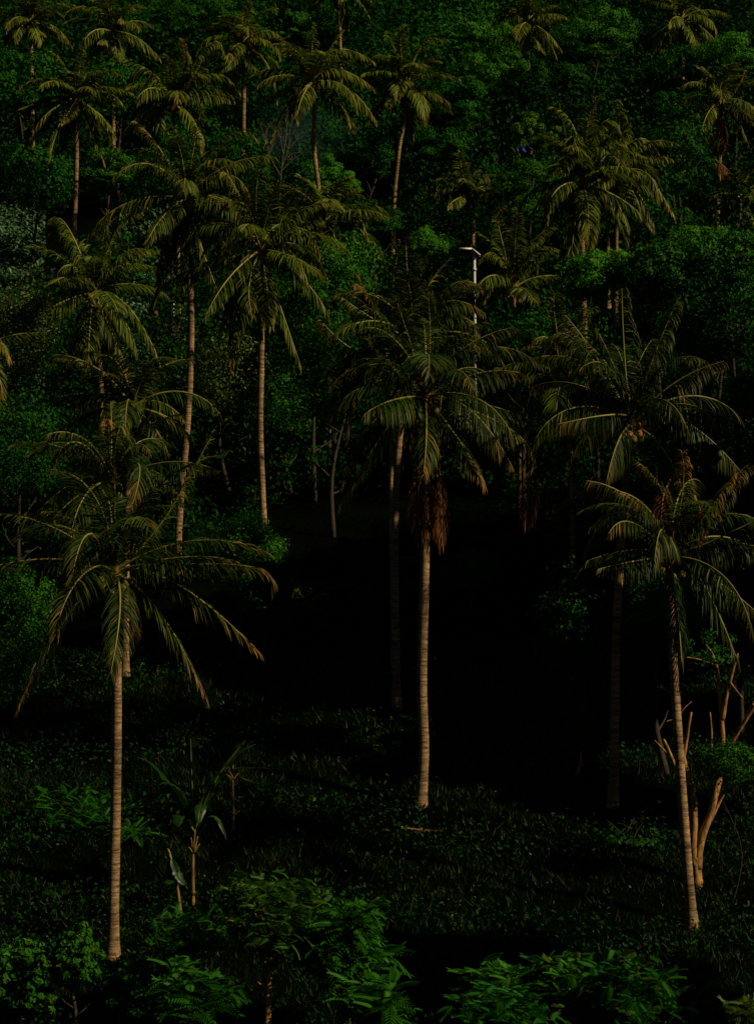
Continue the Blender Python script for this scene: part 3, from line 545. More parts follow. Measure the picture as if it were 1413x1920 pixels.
tree('broadleaf_tree', 'dark tree hiding the foot of the palm with the rusty hanging frond', 'tree', 455, 305, 131, 55, 62, 'leaf_dark', 4200, 0.24, 60, group=G1)
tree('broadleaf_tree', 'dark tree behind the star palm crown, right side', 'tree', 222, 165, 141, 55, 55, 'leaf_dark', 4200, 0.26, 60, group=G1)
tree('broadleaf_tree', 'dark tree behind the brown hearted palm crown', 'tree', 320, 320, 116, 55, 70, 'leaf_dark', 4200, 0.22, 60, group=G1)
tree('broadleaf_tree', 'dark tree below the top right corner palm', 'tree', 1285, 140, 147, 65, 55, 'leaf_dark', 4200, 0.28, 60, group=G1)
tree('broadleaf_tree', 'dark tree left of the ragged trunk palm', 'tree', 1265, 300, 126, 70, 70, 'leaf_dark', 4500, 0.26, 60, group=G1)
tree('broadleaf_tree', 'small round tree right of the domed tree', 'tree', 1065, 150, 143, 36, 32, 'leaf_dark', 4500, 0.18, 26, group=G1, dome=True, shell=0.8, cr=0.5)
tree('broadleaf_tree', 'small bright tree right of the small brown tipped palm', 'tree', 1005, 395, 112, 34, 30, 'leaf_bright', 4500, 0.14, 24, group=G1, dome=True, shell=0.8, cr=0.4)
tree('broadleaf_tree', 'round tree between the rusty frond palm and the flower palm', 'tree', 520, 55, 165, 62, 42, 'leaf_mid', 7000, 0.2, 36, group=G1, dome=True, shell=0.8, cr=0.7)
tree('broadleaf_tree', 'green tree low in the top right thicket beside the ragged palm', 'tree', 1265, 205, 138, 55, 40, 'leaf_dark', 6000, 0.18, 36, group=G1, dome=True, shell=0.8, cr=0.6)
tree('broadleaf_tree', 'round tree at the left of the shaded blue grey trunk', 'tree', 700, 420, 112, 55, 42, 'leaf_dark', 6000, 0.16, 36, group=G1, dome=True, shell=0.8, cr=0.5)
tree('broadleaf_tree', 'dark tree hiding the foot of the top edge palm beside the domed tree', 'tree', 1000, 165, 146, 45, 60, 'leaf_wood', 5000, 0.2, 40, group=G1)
G2 = 'broadleaf trees on the middle slope'
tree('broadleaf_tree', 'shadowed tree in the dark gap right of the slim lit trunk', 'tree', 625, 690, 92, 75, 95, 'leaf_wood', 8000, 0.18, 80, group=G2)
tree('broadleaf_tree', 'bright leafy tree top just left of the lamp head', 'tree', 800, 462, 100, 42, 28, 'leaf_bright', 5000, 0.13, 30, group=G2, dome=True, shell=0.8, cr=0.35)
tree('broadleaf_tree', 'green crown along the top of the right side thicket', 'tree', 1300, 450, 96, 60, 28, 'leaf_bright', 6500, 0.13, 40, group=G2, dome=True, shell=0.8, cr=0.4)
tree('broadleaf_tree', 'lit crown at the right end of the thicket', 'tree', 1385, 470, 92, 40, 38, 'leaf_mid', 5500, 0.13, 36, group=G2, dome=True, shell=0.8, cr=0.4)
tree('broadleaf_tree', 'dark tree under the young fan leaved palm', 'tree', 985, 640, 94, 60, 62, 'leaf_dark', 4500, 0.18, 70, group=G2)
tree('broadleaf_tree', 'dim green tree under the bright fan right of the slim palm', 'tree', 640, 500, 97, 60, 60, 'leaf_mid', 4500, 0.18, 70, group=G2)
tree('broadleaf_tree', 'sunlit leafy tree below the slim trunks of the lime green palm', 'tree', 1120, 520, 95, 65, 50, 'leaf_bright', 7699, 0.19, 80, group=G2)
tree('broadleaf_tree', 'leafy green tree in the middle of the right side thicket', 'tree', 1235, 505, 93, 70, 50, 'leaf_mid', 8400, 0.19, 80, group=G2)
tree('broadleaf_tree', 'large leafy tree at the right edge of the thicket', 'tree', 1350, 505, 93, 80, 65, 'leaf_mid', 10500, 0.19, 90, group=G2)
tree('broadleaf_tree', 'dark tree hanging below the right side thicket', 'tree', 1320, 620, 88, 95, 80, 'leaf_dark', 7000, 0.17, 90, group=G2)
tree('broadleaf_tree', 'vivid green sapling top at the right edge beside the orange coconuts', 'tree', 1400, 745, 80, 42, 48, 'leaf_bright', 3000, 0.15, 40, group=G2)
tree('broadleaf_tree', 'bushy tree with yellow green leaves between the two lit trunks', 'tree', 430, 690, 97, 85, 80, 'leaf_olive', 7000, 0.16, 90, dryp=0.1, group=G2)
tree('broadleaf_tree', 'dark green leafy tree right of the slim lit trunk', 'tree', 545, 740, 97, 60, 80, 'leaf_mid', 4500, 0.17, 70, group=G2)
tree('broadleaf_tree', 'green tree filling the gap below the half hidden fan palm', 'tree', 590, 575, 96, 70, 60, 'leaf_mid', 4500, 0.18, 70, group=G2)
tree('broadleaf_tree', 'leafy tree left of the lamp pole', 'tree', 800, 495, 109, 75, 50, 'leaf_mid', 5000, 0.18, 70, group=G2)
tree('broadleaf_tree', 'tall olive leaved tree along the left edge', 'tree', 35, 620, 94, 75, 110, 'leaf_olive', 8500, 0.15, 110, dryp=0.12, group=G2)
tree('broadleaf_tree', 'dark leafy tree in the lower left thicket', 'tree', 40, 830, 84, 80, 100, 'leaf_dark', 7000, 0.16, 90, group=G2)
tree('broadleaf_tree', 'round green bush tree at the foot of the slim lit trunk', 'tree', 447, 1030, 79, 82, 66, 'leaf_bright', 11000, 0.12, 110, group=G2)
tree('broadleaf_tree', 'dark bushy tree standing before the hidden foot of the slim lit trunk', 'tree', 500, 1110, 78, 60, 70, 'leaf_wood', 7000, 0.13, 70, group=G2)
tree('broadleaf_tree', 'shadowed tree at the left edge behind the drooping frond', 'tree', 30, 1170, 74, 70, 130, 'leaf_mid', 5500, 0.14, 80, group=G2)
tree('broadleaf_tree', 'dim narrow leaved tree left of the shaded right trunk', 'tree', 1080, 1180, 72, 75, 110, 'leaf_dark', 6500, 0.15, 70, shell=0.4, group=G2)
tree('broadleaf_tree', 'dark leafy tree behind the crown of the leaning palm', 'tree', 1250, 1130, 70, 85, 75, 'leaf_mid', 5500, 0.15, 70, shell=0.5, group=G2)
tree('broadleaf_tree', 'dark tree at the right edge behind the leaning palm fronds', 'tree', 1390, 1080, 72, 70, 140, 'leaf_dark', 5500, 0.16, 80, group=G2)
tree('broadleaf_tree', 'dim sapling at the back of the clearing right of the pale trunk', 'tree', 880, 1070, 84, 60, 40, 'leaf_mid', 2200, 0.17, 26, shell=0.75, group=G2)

# dense wood behind: nobody can count it
HOLLOWS = [(500, 765, 830, 1250), (835, 1070, 850, 1250), (380, 480, 780, 960), (560, 720, 10, 150), (950, 1070, 90, 250), (870, 965, 190, 330), (1170, 1335, 215, 430), (1120, 1260, 90, 200), (635, 745, 330, 440), (-10, 115, 270, 420), (225, 335, 225, 335), (1335, 1420, 235, 430), (770, 835, 320, 440), (780, 1010, -20, 60), (400, 520, 160, 260)]
WV, WT, WR, WD, off = [], [], [], [], 0
d = 87.0
while d < 238:
    sp = 3.6 + (d - 87) * 0.03
    half = 0.185 * d + 10
    for x in np.arange(-half, half + 22, sp):
        xx = x + rng.normal() * sp * 0.25; yy = d + rng.normal() * sp * 0.25
        pxx = 706.5 + xx / yy * F
        if 110 < yy < 137 and (pxx < 75 or 235 < pxx < 345): continue
        tall = rng.random() < 0.34
        pyy = 960 - (float(ground(xx, yy)) + 3) / yy * F
        if rng.random() < 0.88 and any(a < pxx < b and c < pyy < e for a, b, c, e in HOLLOWS): continue
        if yy < 138: hh = (3.6 if yy < 104 else 4.2) * (rng.uniform(0.95, 1.45) if tall else rng.uniform(0.35, 0.75))
        else: hh = (7.5 if yy < 152 else 11.0) * rng.uniform(0.8, 1.2) if tall else rng.uniform(1.8, 3.2)
        rr = sp * (rng.uniform(0.62, 0.95) if tall else rng.uniform(0.4, 0.6))
        nlv = int((1500 if yy < 150 else 2300) if tall else (600 if yy < 150 else 600))
        p, nr, _ = crown_points(nlv, rr, rr, hh * 0.5, 26, 0.42 * rr + 0.15, 0.6)
        p += [xx, yy, float(ground(xx, yy)) + hh * 0.55]
        V, T, r, dd = leaf_cloud(p, nr, (0.24 if yy < 110 else 0.32 if yy < 150 else 0.42) * rng.uniform(0.6, 1.25, nlv), 0.5, dryp=0.02)
        WV.append(V); WT.append(T + off); WR.append(np.clip(r * 0.7 + rng.random() ** 1.5 * 1.1 - 0.3, 0, 1.3)); WD.append(dd); off += len(V)
    d += sp * 0.9
for (xx, yy, hh, rr) in [(14.8, 65.2, 18, 2.0), (15.4, 69.2, 26, 2.6), (17.5, 72.5, 24, 3.0), (18, 76, 25, 3.2), (19, 80, 22, 3.4), (19.5, 84.5, 18, 3.2), (21, 89, 13, 3.2), (20.5, 70, 26, 3), (23, 76, 26, 3.5), (24.5, 82, 20, 3.5),
                         (15.5, 52.5, 16, 2.4), (20, 51, 21, 2.8)]:  # unseen trees right of frame, added and sized to cast shade
    nlv = 4200; p, nr, _ = crown_points(nlv, rr, rr, hh * 0.42, 60, 0.36 * rr, 0.3); p += [xx, yy, float(ground(xx, yy)) + hh * 0.56]
    V, T, r, dd = leaf_cloud(p, nr, 0.78 * rng.uniform(0.6, 1.25, nlv), 0.6, dryp=0.02)
    WV.append(V); WT.append(T + off); WR.append(r); WD.append(dd); off += len(V)
wd = obj('wood_and_shade_trees', mesh('wood_and_shade_trees', np.concatenate(WV), None, np.concatenate(WT), {'rnd': np.concatenate(WR), 'dry': np.concatenate(WD)}), M['leaf_wood'])
tag(wd, 'dense dark green wood covering the hillside behind the palms, plus added shade trees at right', 'wood', kind='stuff')

# meadow bank: pale ground cover in the sunlit gap at left
n = 9000
px_ = np.where(rng.random(n) < 0.6, rng.uniform(-20, 85, n), rng.uniform(225, 350, n)); yy = rng.uniform(108, 140, n); xx = (px_ - 706.5) / F * yy
p = np.stack([xx, yy, ground(xx, yy) + rng.random(n) * 0.5], 1)
V, T, r, dd = leaf_cloud(p, np.array([0.2, -0.4, 0.8]) + rng.normal(size=(n, 3)) * 0.5, 0.3 * rng.uniform(0.5, 1.3, n), 0.5)
tag(obj('ground_cover', mesh('ground_cover', V, None, T, {'rnd': r, 'dry': dd}), M['leaf_pale']), 'pale green leafy ground cover on the sunlit bank at left', 'ground cover', kind='stuff')

# ------------------------------------------------------------------ clearing: grass, weeds, litter
n = 42000
yy = 44 + 37 * rng.random(n) ** 0.9; xx = rng.uniform(-1, 1, n) * (0.19 * yy + 3)
dens = np.sin(xx * 0.8 + 2 * np.sin(yy * 0.35)) + np.sin(yy * 1.1 + np.sin(xx * 0.4) * 1.5)
k = dens > rng.normal(size=n) * 0.9 - 0.2; xx, yy = xx[k], yy[k]; n = len(xx)
base = np.stack([xx, yy, ground(xx, yy) - 0.02], 1)
B = 5
bp = np.repeat(base, B, 0) + np.concatenate([rng.normal(size=(n * B, 2)) * 0.09, np.zeros((n * B, 1))], 1)
hgt = rng.uniform(0.08, 0.30, n * B) * np.repeat(rng.uniform(0.6, 1.3, n), B)
lean = rng.normal(size=(n * B, 2)) * 0.45
tip = bp + np.concatenate([lean * hgt[:, None], hgt[:, None]], 1); wv = rng.normal(size=(n * B, 3)) * [1, 1, 0]; wv = unit(wv) * 0.014
V = np.stack([bp - wv, bp + wv, tip], 1).reshape(-1, 3); T = np.arange(n * B * 3).reshape(-1, 3)
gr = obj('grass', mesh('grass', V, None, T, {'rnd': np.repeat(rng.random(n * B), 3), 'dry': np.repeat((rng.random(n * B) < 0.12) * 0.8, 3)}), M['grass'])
tag(gr, 'short rough grass covering the shaded clearing', 'grass', kind='stuff')
n = 70000
yy = 46 + 33 * rng.random(n); xx = rng.uniform(-1, 1, n) * (0.19 * yy + 3)
dens = np.sin(xx * 0.55 + 1.3 * np.sin(yy * 0.5) + 1) + 1.9 * np.sin(yy * 1.15 + np.sin(xx * 0.3) * 1.2 + 0.5)
k = dens > rng.normal(size=n) * 0.8 + 0.1; xx, yy = xx[k], yy[k]; n = len(xx)
p = np.stack([xx, yy, ground(xx, yy) + rng.random(n) ** 1.5 * 0.55], 1)
V, T, r, dd = leaf_cloud(p, np.array([0.2, -0.3, 0.8]) + rng.normal(size=(n, 3)) * 0.5, 0.14 * rng.uniform(0.5, 1.4, n), 0.5, dryp=0.03)
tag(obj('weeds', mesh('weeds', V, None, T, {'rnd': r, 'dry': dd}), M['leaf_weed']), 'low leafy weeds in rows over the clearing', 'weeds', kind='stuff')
n = 1300
yy = rng.uniform(60, 80, n); xx = rng.uniform(-1, 1, n) * (0.19 * yy + 1)
p = np.stack([xx, yy, ground(xx, yy) + 0.12], 1)
V, T, r, dd = leaf_cloud(p, np.array([0, -0.3, 1.0]) + rng.normal(size=(n, 3)) * 0.35, 0.10 * rng.uniform(0.4, 1.3, n), 0.45, dryp=0.3)
tag(obj('leaf_litter', mesh('leaf_litter', V, None, T, {'rnd': r, 'dry': dd}), M['litter']), 'scattered pale dead leaves on the clearing floor', 'leaf litter', kind='stuff')

# ------------------------------------------------------------------ foreground shrubs
PT_A = pinnate_template(8, 0.50, 0.20, 0.075, 0.55)      # broad pinnate
PT_B = pinnate_template(11, 0.42, 0.085, 0.030, 0.35)    # feathery
def pinnate_shrub(name, label, cat, px, py, d, rpx, rzpx, n, tmpl, mat, scale, base_y=None, clumps=24, trunk=None, group='bushes along the bottom edge', dryp=0.0, wood='wood_dark'):
    c = P(px, py, d); rx = rpx / F * d; rz = rzpx / F * d; gz = float(ground(c[0], d)); root = thing(name, label, cat, (c[0], d, gz), group)
    h = c[2] - gz; o3 = np.array([c[0], d, gz])
    cl = unit(rng.normal(size=(clumps, 3))) * rng.uniform(0.35, 1.0, (clumps, 1)) * [rx, rx, rz] + [0, 0, h]
    cl[:, 2] = np.maximum(cl[:, 2], 0.15)
    parts = []
    if trunk:
        for pts, ra, rb in trunk:
            q = smooth_path([P(x, y, d) - o3 for x, y in pts], 8); q[0] = q[0]; parts.append(tube_data(q, np.linspace(ra, rb, 8), 7))
        top = P(*trunk[0][0][-1], d) - o3
    else:
        top = np.array([0, 0, max(0.2, h * 0.4)]); parts.append(tube_data(smooth_path([[0, 0, -0.1], top * 0.5, top], 5), np.linspace(0.06, 0.04, 5), 6))
    for e in cl[::2]:
        m = (top + e) / 2 + [0, 0, 0.12 * rx]; parts.append(tube_data(smooth_path([top * rng.uniform(0.75, 1.0), m, e], 6), np.linspace(0.018, 0.006, 6), 4, False))
    V, Q, T = join(parts); obj('stem', mesh('stem', V, Q, T, smooth=True), M[wood], root)
    k = rng.integers(0, clumps, n); a = rng.uniform(0, 2 * math.pi, n)
    pos = cl[k] + rng.normal(size=(n, 3)) * [0.16, 0.16, 0.13] * rx
    f = np.stack([np.cos(a), np.sin(a), rng.uniform(-0.6, 1.3, n)], 1)
    V, T, r = scatter(tmpl[0], tmpl[1], pos, f, scale * rng.uniform(0.65, 1.2, n))
    obj('foliage', mesh('foliage', V, None, T, {'rnd': r, 'dry': np.repeat((rng.random(n) < dryp) * 0.6, len(tmpl[0]))}), M[mat], root)
    return root

pinnate_shrub('feathery_tree', 'small feathery leaved tree with a bare reddish stem at bottom centre', 'tree', 512, 1712, 55, 105, 80, 620, PT_A, 'leaf_sapling', 0.62, clumps=54, wood='wood',
              trunk=[([(500, 1962), (503, 1880), (508, 1800), (516, 1770)], 0.105, 0.06), ([(505, 1850), (496, 1810), (492, 1770)], 0.06, 0.03), ([(509, 1800), (520, 1785), (527, 1765)], 0.03, 0.015), ([(503, 1860), (488, 1845), (474, 1835)], 0.03, 0.012), ([(516, 1772), (520, 1730), (525, 1690)], 0.05, 0.02)])
pinnate_shrub('pinnate_shrub', 'shrub with drooping paired leaflets right of the feathery tree', 'shrub', 655, 1775, 55, 70, 75, 380, PT_A, 'leaf_mid', 1.15, clumps=26)
pinnate_shrub('pinnate_shrub', 'low bush of drooping compound leaves under the feathery tree, right side', 'shrub', 690, 1880, 53, 60, 45, 220, PT_A, 'leaf_mid', 1.0, clumps=18)
pinnate_shrub('pinnate_shrub', 'shrub with finger like compound leaves left of the feathery stem', 'shrub', 360, 1860, 53, 70, 55, 260, PT_A, 'leaf_mid', 0.95, clumps=18)
pinnate_shrub('pinnate_shrub', 'leafy shrub between the banana clump and the feathery tree', 'shrub', 350, 1765, 56, 80, 50, 520, PT_B, 'leaf_mid', 0.95, clumps=24)
pinnate_shrub('feathery_shrub', 'feathery green shrub left of the tall palm trunk in the clearing', 'shrub', 150, 1525, 67, 80, 40, 230, PT_B, 'leaf_dark', 1.1, clumps=24, group='shrubs in the clearing')
pinnate_shrub('feathery_shrub', 'small feathery shrub right of the tall palm trunk in the clearing', 'shrub', 250, 1565, 66, 35, 25, 80, PT_B, 'leaf_mid', 1.1, clumps=10, group='shrubs in the clearing')
pinnate_shrub('pinnate_shrub', 'bush with lit compound leaves at the left of the lower right thicket', 'shrub', 935, 1840, 54, 50, 45, 300, PT_A, 'leaf_mid', 0.7, clumps=18)
pinnate_shrub('pinnate_shrub', 'bush with lit fern like leaves in the middle of the lower right thicket', 'shrub', 1065, 1835, 54, 80, 45, 500, PT_A, 'leaf_mid', 0.7, clumps=28, dryp=0.1)
pinnate_shrub('pinnate_shrub', 'bush with yellow green leaf tips at the right of the lower right thicket', 'shrub', 1185, 1862, 53, 88, 45, 560, PT_A, 'leaf_dark', 0.75, clumps=30, dryp=0.15)
pinnate_shrub('pinnate_shrub', 'low bush along the bottom edge below the lower right thicket', 'shrub', 950, 1905, 51, 100, 40, 480, PT_A, 'leaf_dark', 0.7, clumps=26, dryp=0.1)
pinnate_shrub('pinnate_shrub', 'fern like shrub in the bottom right corner', 'shrub', 1395, 1900, 52, 30, 20, 60, PT_A, 'leaf_olive', 0.8, clumps=8)
GB = 'bushes along the bottom edge'
tree('leafy_bush', 'broad leaved bush in the bottom left corner', 'shrub', 50, 1830, 56, 75, 85, 'leaf_mid', 3600, 0.17, 95, group=GB, shell=0.25, cr=0.17, dryp=0.08)
tree('leafy_bush', 'broad leaved bush left of the tall palm base', 'shrub', 140, 1800, 56, 60, 65, 'leaf_mid', 3600, 0.17, 95, group=GB, shell=0.25, cr=0.17, dryp=0.08)
tree('leafy_bush', 'low bush wrapping the foot of the tall left palm', 'shrub', 245, 1840, 56.5, 65, 60, 'leaf_mid', 3600, 0.17, 95, group=GB, shell=0.25, cr=0.17, dryp=0.08)
tree('leafy_bush', 'small bush at the bottom edge left of the compound leaved shrub', 'shrub', 280, 1905, 53, 60, 40, 'leaf_dark', 2400, 0.17, 95, group=GB, shell=0.25, cr=0.17, dryp=0.08)
tree('leafy_bush', 'dark bush at the back of the clearing left of the two trunks', 'shrub', 570, 1125, 84, 60, 26, 'leaf_olive', 1800, 0.14, 34, group='shrubs in the clearing')
tree('leafy_bush', 'leafy bush wrapped around the right stems of the pruned tree', 'shrub', 1372, 1425, 62.6, 52, 42, 'leaf_mid', 3400, 0.11, 44, stem=0.018, group='shrubs in the clearing')
tree('leafy_bush', 'green weed clump in front of the shaded right trunk', 'shrub', 1190, 1580, 66, 60, 22, 'leaf_mid', 1500, 0.12, 26, group='shrubs in the clearing')
tree('leafy_bush', 'dim sapling with a pale thin stem left of the shaded right trunk', 'shrub', 1078, 1370, 70, 35, 55, 'leaf_dark', 1400, 0.13, 22, wood='wood', group='shrubs in the clearing')

# ------------------------------------------------------------------ pruned multi-stem tree
def px_tubes(root_p, d, lst, sides=8):
    parts = []
    for pts, wa, wb in lst:
        q = smooth_path([np.array(P(p[0], p[1], d + (p[2] if len(p) > 2 else 0))) - root_p for p in pts], 28)
        q[1:-1, :2] += rng.normal(size=(26, 2)) * 0.018 * wa / 2 / F * d
        nz_ = np.convolve(rng.normal(size=32), [.25, .5, .5, .25, .1], 'valid') * 0.045
        rr_ = np.linspace(wa, wb * 0.75, 28) * 0.88 / 2 / F * d * (1 + nz_); rr_[-1] *= 0.6
        parts.append(tube_data(q, rr_, sides))
    return join(parts)
dd_ = 63.4
b0 = P(1303, 1640, dd_); b0[2] = float(ground(b0[0], dd_)); root = thing('pruned_tree', 'pruned tree with forked bare orange stems beside the leaning palm', 'tree', b0)
stems = [('trunk', [([(1306, 1690), (1305, 1640), (1303, 1605)], 30, 24)]),
  ('stem', [([(1301, 1625), (1299, 1595), (1300, 1530), (1297, 1480), (1288, 1450), (1280, 1420), (1275, 1390)], 19, 11)]),
  ('stem', [([(1307, 1630), (1310, 1590), (1318, 1560), (1330, 1530), (1340, 1490), (1352, 1440, .3), (1352, 1350, .4), (1347, 1290, .4), (1342, 1245, .4)], 19, 9)]),
  ('branch', [([(1353, 1350, .4), (1362, 1300, .3), (1372, 1260, .2), (1382, 1225, .1)], 11, 7)]),
  ('branch', [([(1330, 1540), (1345, 1510), (1356, 1490)], 9, 6)]),
  ('branch', [([(1348, 1430, .2), (1375, 1385), (1400, 1345, -.2), (1420, 1315, -.3)], 12, 9)]),
  ('branch', [([(1397, 1345, -.1), (1408, 1325, -.2), (1412, 1320, -.3)], 9, 8)]),
  ('branch', [([(1290, 1455), (1268, 1440), (1258, 1420), (1246, 1392), (1243, 1386)], 10, 8)]),
  ('branch', [([(1258, 1420), (1240, 1402), (1226, 1388)], 4, 2.5)]),
  ('branch', [([(1280, 1425), (1286, 1390), (1292, 1350), (1295, 1335)], 8, 7)]),
  ('branch', [([(1332, 1420), (1333, 1370), (1330, 1335)], 6, 4)]),
  ('branch', [([(1342, 1250, .4), (1334, 1225, .4), (1322, 1208, .4)], 6, 3.5)]),
  ('branch', [([(1340, 1248, .4), (1315, 1238, .4), (1285, 1232, .4)], 5, 3)]),
  ('branch', [([(1368, 1280, .2), (1382, 1298, .2), (1392, 1310, .2)], 5, 3)]),
  ('branch', [([(1277, 1395), (1271, 1350), (1280, 1330), (1296, 1315)], 5, 2.5)]), ('branch', [([(1272, 1362), (1262, 1350), (1248, 1353)], 4, 2.5)])]
for nm, lst in stems:
    obj(nm, mesh(nm, *px_tubes(b0, dd_, lst), smooth=True), M['wood'], root)
p, nr, _ = crown_points(900, 1.0, 0.8, 0.5, 16, 0.25, 0.6); p += np.array(P(1330, 1215, dd_ + 0.5)) - b0
V, T, r, dd = leaf_cloud(p, nr, 0.11 * rng.uniform(0.6, 1.2, 900), 0.5)
obj('foliage', mesh('foliage', V, None, T, {'rnd': r, 'dry': dd}), M['leaf_mid'], root)

# bare grey tree in the smoke behind the flower palm
dd_ = 128
b0 = P(528, 330, dd_); gz = float(ground(b0[0], dd_)); b0[2] = gz; root = thing('bare_tree', 'leafless pale twiggy tree left of the bowed palm trunk', 'tree', b0)
gy = 960 - gz / dd_ * F
obj('trunk', mesh('trunk', *px_tubes(b0, dd_, [([(526, gy), (527, 330), (531, 290), (535, 265)], 4, 2.4)], 6), smooth=True), M['wood_grey'], root)
for pts in [[(528, 315), (540, 280), (545, 245)], [(531, 290), (526, 262), (521, 235)], [(535, 268), (537, 240), (534, 215)], [(526, 330), (505, 290), (492, 250)], [(505, 290), (498, 262), (500, 235)], [(540, 280), (556, 262), (562, 250)], [(528, 320), (548, 300), (570, 285)]]:
    obj('branch', mesh('branch', *px_tubes(b0, dd_, [(pts, 2.2, 0.7)] + [([pts[1], (pts[1][0] + rng.normal() * 8, pts[2][1] + 8 + rng.normal() * 5), (pts[2][0] + rng.normal() * 12, pts[2][1] - 4 + rng.normal() * 8)], 1.3, 0.5) for _ in range(3)], 4)), M['wood_grey'], root)

# ------------------------------------------------------------------ banana plants
def banana_leaf(C, wmax, tear=0.25):
    C = smooth_path(C, 22); T = unit(np.gradient(C, axis=0)); hd = C[-1] - C[0]; hd[2] = 0
    S0 = unit(np.cross(unit(hd + 1e-4), [0, 0, 1.0])); S = unit(S0 - (T @ S0)[:, None] * T); U = np.cross(S, T)
    u = np.linspace(0, 1, 22); wv = wmax * np.clip(np.sin(np.clip((u - 0.16) / 0.84, 0, 1) * math.pi) ** 0.55, 0, 1)
    Vs, Qs, off = [], [], 0
    for sd in (-1, 1):
        fold = rng.uniform(0.1, 0.5)
        e1 = C + sd * S * (wv * 0.5)[:, None] + U * (wv * fold * 0.35)[:, None]
        e2 = C + sd * S * (wv * 0.95 * (1 - tear * 0.3 * rng.random(22)))[:, None] + U * (wv * (fold * 0.3 - 0.35 * rng.random(22)))[:, None]
        Vs.append(np.concatenate([C, e1, e2])); k = np.arange(21)
        Qs.append(np.stack([k, k + 1, k + 23, k + 22], 1) + off); Qs.append(np.stack([k + 22, k + 23, k + 45, k + 44], 1) + off); off += 66
    V = np.concatenate(Vs); lf = mesh('leaf', V, np.concatenate(Qs), None, {'rnd': rng.random(len(V)) * 0.3 + rng.random() * 0.6, 'dry': (rng.random(len(V)) < 0.08) * 0.4}, smooth=True)
    return lf, mesh('midrib', *tube_data(C - U * 0.012, np.linspace(0.03, 0.006, 22), 5, False), smooth=True)
def banana(label, d, stempts, w, leaves, stubs=(), group='banana plants'):
    q = [np.array(P(x, y, d)) for x, y in stempts]; b0 = q[0].copy(); b0[2] = float(ground(b0[0], d)); root = thing('banana_plant', label, 'banana plant', b0, group)
    path = smooth_path([b0 - b0 - [0, 0, .1]] + [v - b0 for v in q[1:]], 14)
    obj('stem', mesh('stem', *tube_data(path, np.linspace(w, w * 0.6, 14) / 2 / F * d, 10), smooth=True), M['ban_stem'], root)
    top = q[-1] - b0
    for (mx, my, tx, ty, wm, dep) in leaves:
        m = P(mx, my, d - dep * .5) - b0; e = P(tx, ty, d - dep) - b0; t = np.linspace(0, 1, 8)[:, None]; c = 2 * m - (top + e) / 2
        lf, mr = banana_leaf(((1 - t) ** 2 * top + 2 * t * (1 - t) * c + t * t * e) - top, wm)
        lo = obj('leaf', lf, M['ban_leaf'], root, tuple(top)); obj('midrib', mr, M['ban_rib'], lo)
    for (x0, y0, x1, y1) in stubs:
        a, b = P(x0, y0, d - 0.12) - b0, P(x1, y1, d - 0.15) - b0
        obj('leaf_stub', mesh('leaf_stub', *tube_data(smooth_path([a, (a + b) / 2 + [0.01, 0, 0.02], b], 5), np.linspace(0.04, 0.012, 5), 6)), M['ban_stem'], root)
    return root
banana('banana plant with upright dark leaves and a lit yellow stem left of centre', 62.5, [(362, 1660), (362, 1610), (366, 1560)], 8.5,
       [(361, 1470, 358, 1385, 0.10, 0.2), (400, 1470, 460, 1388, 0.33, 0.3), (410, 1450, 478, 1395, 0.3, -0.4), (310, 1460, 258, 1420, 0.3, 0.3), (335, 1485, 300, 1470, 0.28, 0.8), (300, 1520, 240, 1520, 0.28, -0.3), (385, 1500, 402, 1468, 0.2, 0.8), (400, 1530, 425, 1575, 0.12, 0.4), (340, 1530, 335, 1550, 0.25, 0.9), (376, 1510, 372, 1545, 0.2, 1.0)],
       [(362, 1600, 375, 1582), (360, 1598, 353, 1588), (364, 1596, 371, 1568), (362, 1594, 366, 1555), (360, 1590, 358, 1570)])
banana('reddish banana stem leaning left in the banana clump', 62.0, [(340, 1685), (330, 1650), (318, 1600)], 7.5, [(315, 1590, 300, 1560, 0.12, 0.2), (322, 1640, 308, 1655, 0.22, 0.3), (335, 1640, 345, 1660, 0.2, 0.3)], [(318, 1600, 313, 1590)])
banana('lone yellow banana stem in the clearing behind the clump', 66.5, [(437, 1535), (437, 1490), (436, 1445)], 7, [(450, 1440, 505, 1440, 0.12, 0.2), (440, 1410, 455, 1395, 0.18, -0.2), (470, 1465, 520, 1470, 0.12, 0.3)], [(437, 1460, 428, 1445), (437, 1462, 447, 1450), (436, 1462, 424, 1452), (437, 1530, 450, 1520), (437, 1500, 431, 1485)])
banana('banana plant with one broad leaf at the lower right corner', 55, [(1295, 1920), (1297, 1890)], 8, [(1320, 1850, 1365, 1830, 0.28, 0.2), (1310, 1880, 1350, 1885, 0.2, 0.5), (1293, 1865, 1280, 1840, 0.12, 0.2)])

# ------------------------------------------------------------------ lamp pole
M['galv'] = plain_mat('galvanised_steel', (0.66, 0.64, 0.62), 0.5, c2=(0.45, 0.43, 0.41), scale=5, stretch=(1, 1, 0.4))
M['panel'] = plain_mat('solar_panel', (0.012, 0.014, 0.05), 0.2, c2=(0.01, 0.012, 0.04), scale=3)
M['white'] = plain_mat('white_metal', (0.85, 0.84, 0.82), 0.4, c2=(0.78, 0.76, 0.74), scale=4)
def box(c, s, rot=None):
    v = np.array([[x, y, z] for x in (-.5, .5) for y in (-.5, .5) for z in (-.5, .5)]) * s
    if rot is not None: v = v @ rot.T
    return v + c, np.array([[0, 1, 3, 2], [4, 6, 7, 5], [0, 4, 5, 1], [2, 3, 7, 6], [0, 2, 6, 4], [1, 5, 7, 3]]), np.zeros((0, 3), int)
def roty(a): return np.array([[math.cos(a), 0, math.sin(a)], [0, 1, 0], [-math.sin(a), 0, math.cos(a)]])
dl = 104
